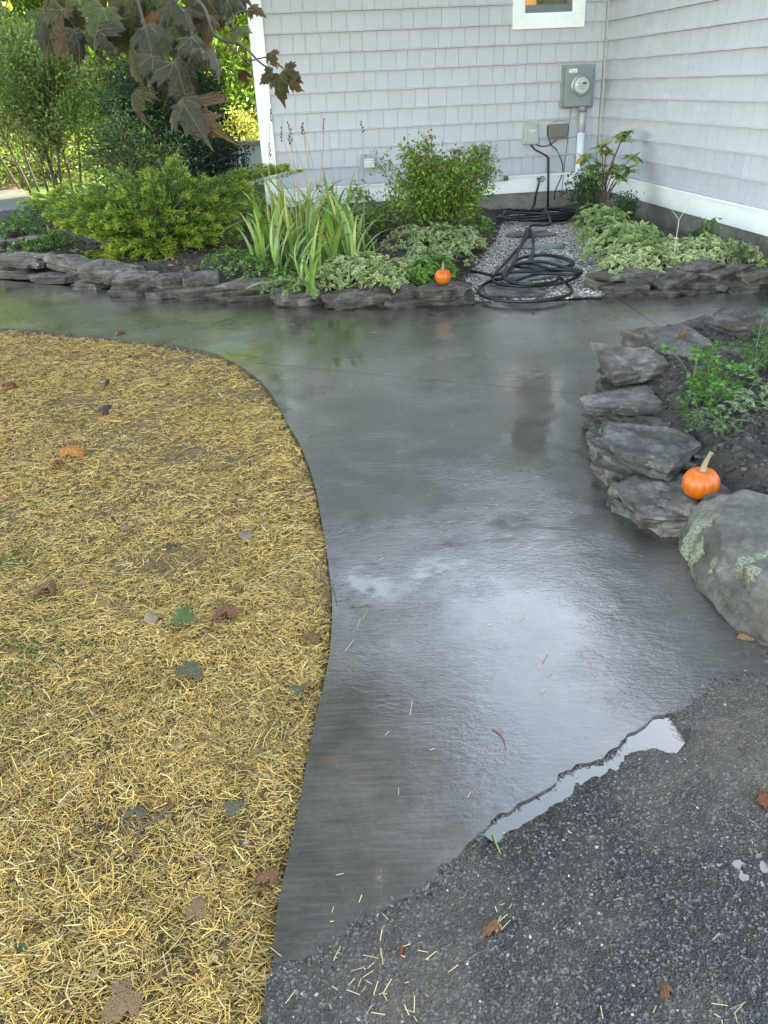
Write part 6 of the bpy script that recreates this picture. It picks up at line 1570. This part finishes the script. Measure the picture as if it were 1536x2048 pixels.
    for (x, y, a, l) in [(820, 1430, 80, 34), (797, 1590, 88, 14), (718, 1805, 70, 16), (664, 1825, 75, 12), (672, 1750, 10, 16), (660, 1843, 5, 8), (975, 1252, 20, 12), (1085, 1325, 60, 22), (1078, 1340, 100, 20), (1095, 1352, 30, 12), (1082, 1388, 50, 14), (715, 1260, 75, 30), (725, 1240, 60, 20),
                         (690, 1302, 50, 26), (510, 710, 10, 16), (560, 655, 5, 12), (590, 650, 170, 10), (620, 672, 5, 10), (450, 645, 10, 16), (700, 640, 3, 10), (745, 665, 5, 8), (1040, 1240, 40, 10), (900, 1360, 150, 10), (935, 1595, 60, 12), (1050, 1185, 20, 8), (760, 1120, 30, 10), (860, 1500, 20, 10), (770, 1470, 40, 12)]:
        pts.append((x, y, a, l))
    for k in range(64):
        x = r.gauss(790, 60); y = r.gauss(1950, 60)
        if k % 3 == 0: x = r.uniform(555, 900); y = r.uniform(1850, 2045)
        if k % 8 == 0: x = r.uniform(555, 1536); y = r.uniform(1760, 2045)
        if k % 7 == 0: x = 1000+r.gauss(0, 12); y = 1845+r.gauss(0, 18)
        if k % 11 == 0: x = 1465+r.gauss(0, 18); y = 2030+r.gauss(0, 15)
        if y < 1900 and x < 760: continue
        pts.append((x, y, r.uniform(0, 180), r.uniform(8, 34)))
    P = []; D = []; L_ = []
    for x, y, a, l in pts:
        q = G(x, y, .0018); e = G(x+math.cos(RAD(a))*l, y-math.sin(RAD(a))*l, q[2]); P.append(q); D.append(norm(e-q)+np.array([0, 0, r.uniform(0, .08)])); L_.append(min(np.linalg.norm(e-q), .05))
    C = np.array([(.42, .33, .15)]*len(P))*rng.uniform(.6, 1.2, (len(P), 1)); P = np.array(P); D = norm(np.array(D)); n = len(P); S = norm(np.cross(D, [0, 0, 1.0])); L_ = np.array(L_)[:, None]
    wv = .00085; Z = np.array([0, 0, .0009])
    v = np.stack([P-S*wv, P+S*wv, P+Z, P+D*L_-S*wv, P+D*L_+S*wv, P+D*L_+Z], 1).reshape(-1, 3); o = (np.arange(n)*6)[:, None]
    q = np.concatenate([o+np.array([[1, 4, 5, 2]]), o+np.array([[2, 5, 3, 0]]), o+np.array([[0, 3, 4, 1]])])
    ob = obj('straw_scraps', mesh('straw_scraps', v, q, STRAW, False, np.repeat(C, 6, 0))); tag(ob, 'stray straw scraps blown over the wet concrete and asphalt', 'straw', kind='stuff')
    # litter of small brown bits and pebbles through the straw
    p = scatter(STRAWP, 1500, lambda x, y: (np.hypot(x, y) < 6)*1.0)
    o = pebbles('straw_pebbles', p, straw_z(p[:, 0], p[:, 1])+.006, .003, .010, [(.20, .14, .08), (.32, .23, .13), (.07, .045, .03), (.38, .30, .2)], [.35, .3, .2, .15], PEB, .7); tag(o, 'small pebbles and soil clods showing through the straw', 'pebbles', kind='stuff')
    n = 1100; q = scatter(STRAWP, n, lambda x, y: (np.hypot(x, y) < 6.5)*1.0); P = np.column_stack([q, straw_z(q[:, 0], q[:, 1])+rng.uniform(.004, .016, n)]); th = rng.uniform(0, 6.28, n)
    pc = np.array([(.11, .05, .02), (.07, .035, .018), (.15, .085, .03), (.05, .07, .02), (.20, .12, .05)])[rng.integers(0, 5, n)]
    v, t, c = leaves(P, np.stack([np.cos(th), np.sin(th), rng.normal(0, .2, n)], 1), rng.gamma(3, .006, n)+.006, .6, pc, .25, up_bias=1.2)
    o = obj('leaf_litter', mesh('leaf_litter', v, t, DRY, False, c)); tag(o, 'small brown leaf scraps scattered through the straw', 'leaf litter', kind='stuff')
    for (x, y, s, c, lab) in [(1165, 1918, 8, (.40, .30, .20), 'small tan pebble on the asphalt near the shrivelled leaf'), (1250, 1943, 11, (.04, .045, .05), 'flat dark pebble on the asphalt'), (395, 1810-0, 13, (.22, .15, .09), 'brown clod poking out of the lower straw'), (250, 1055, 12, (.30, .21, .12), 'tan clod in the upper straw'), (300, 1235, 22, (.33, .24, .15), 'flat tan clod in the straw beside the bent twig'), (490, 1070, 16, (.25, .18, .11), 'grey-brown clod in the straw near the path')]:
        P = G(x, y, -.008); R = s/FPX*depth_of(P); o = blob('pebble', (P[0], P[1], -.016+R*.25), (R, R*.75, R*.5), x, 3, int(y), flat_mat('pebble_tint', tuple(v_*.6 for v_ in c), .6)); tag(o, lab, 'pebble', 'loose pebbles and clods')
DRYR = flat_mat('red_stem', (.16, .07, .05), .5); GREENST = flat_mat('green_stem', (.16, .20, .05), .5)
fallen()
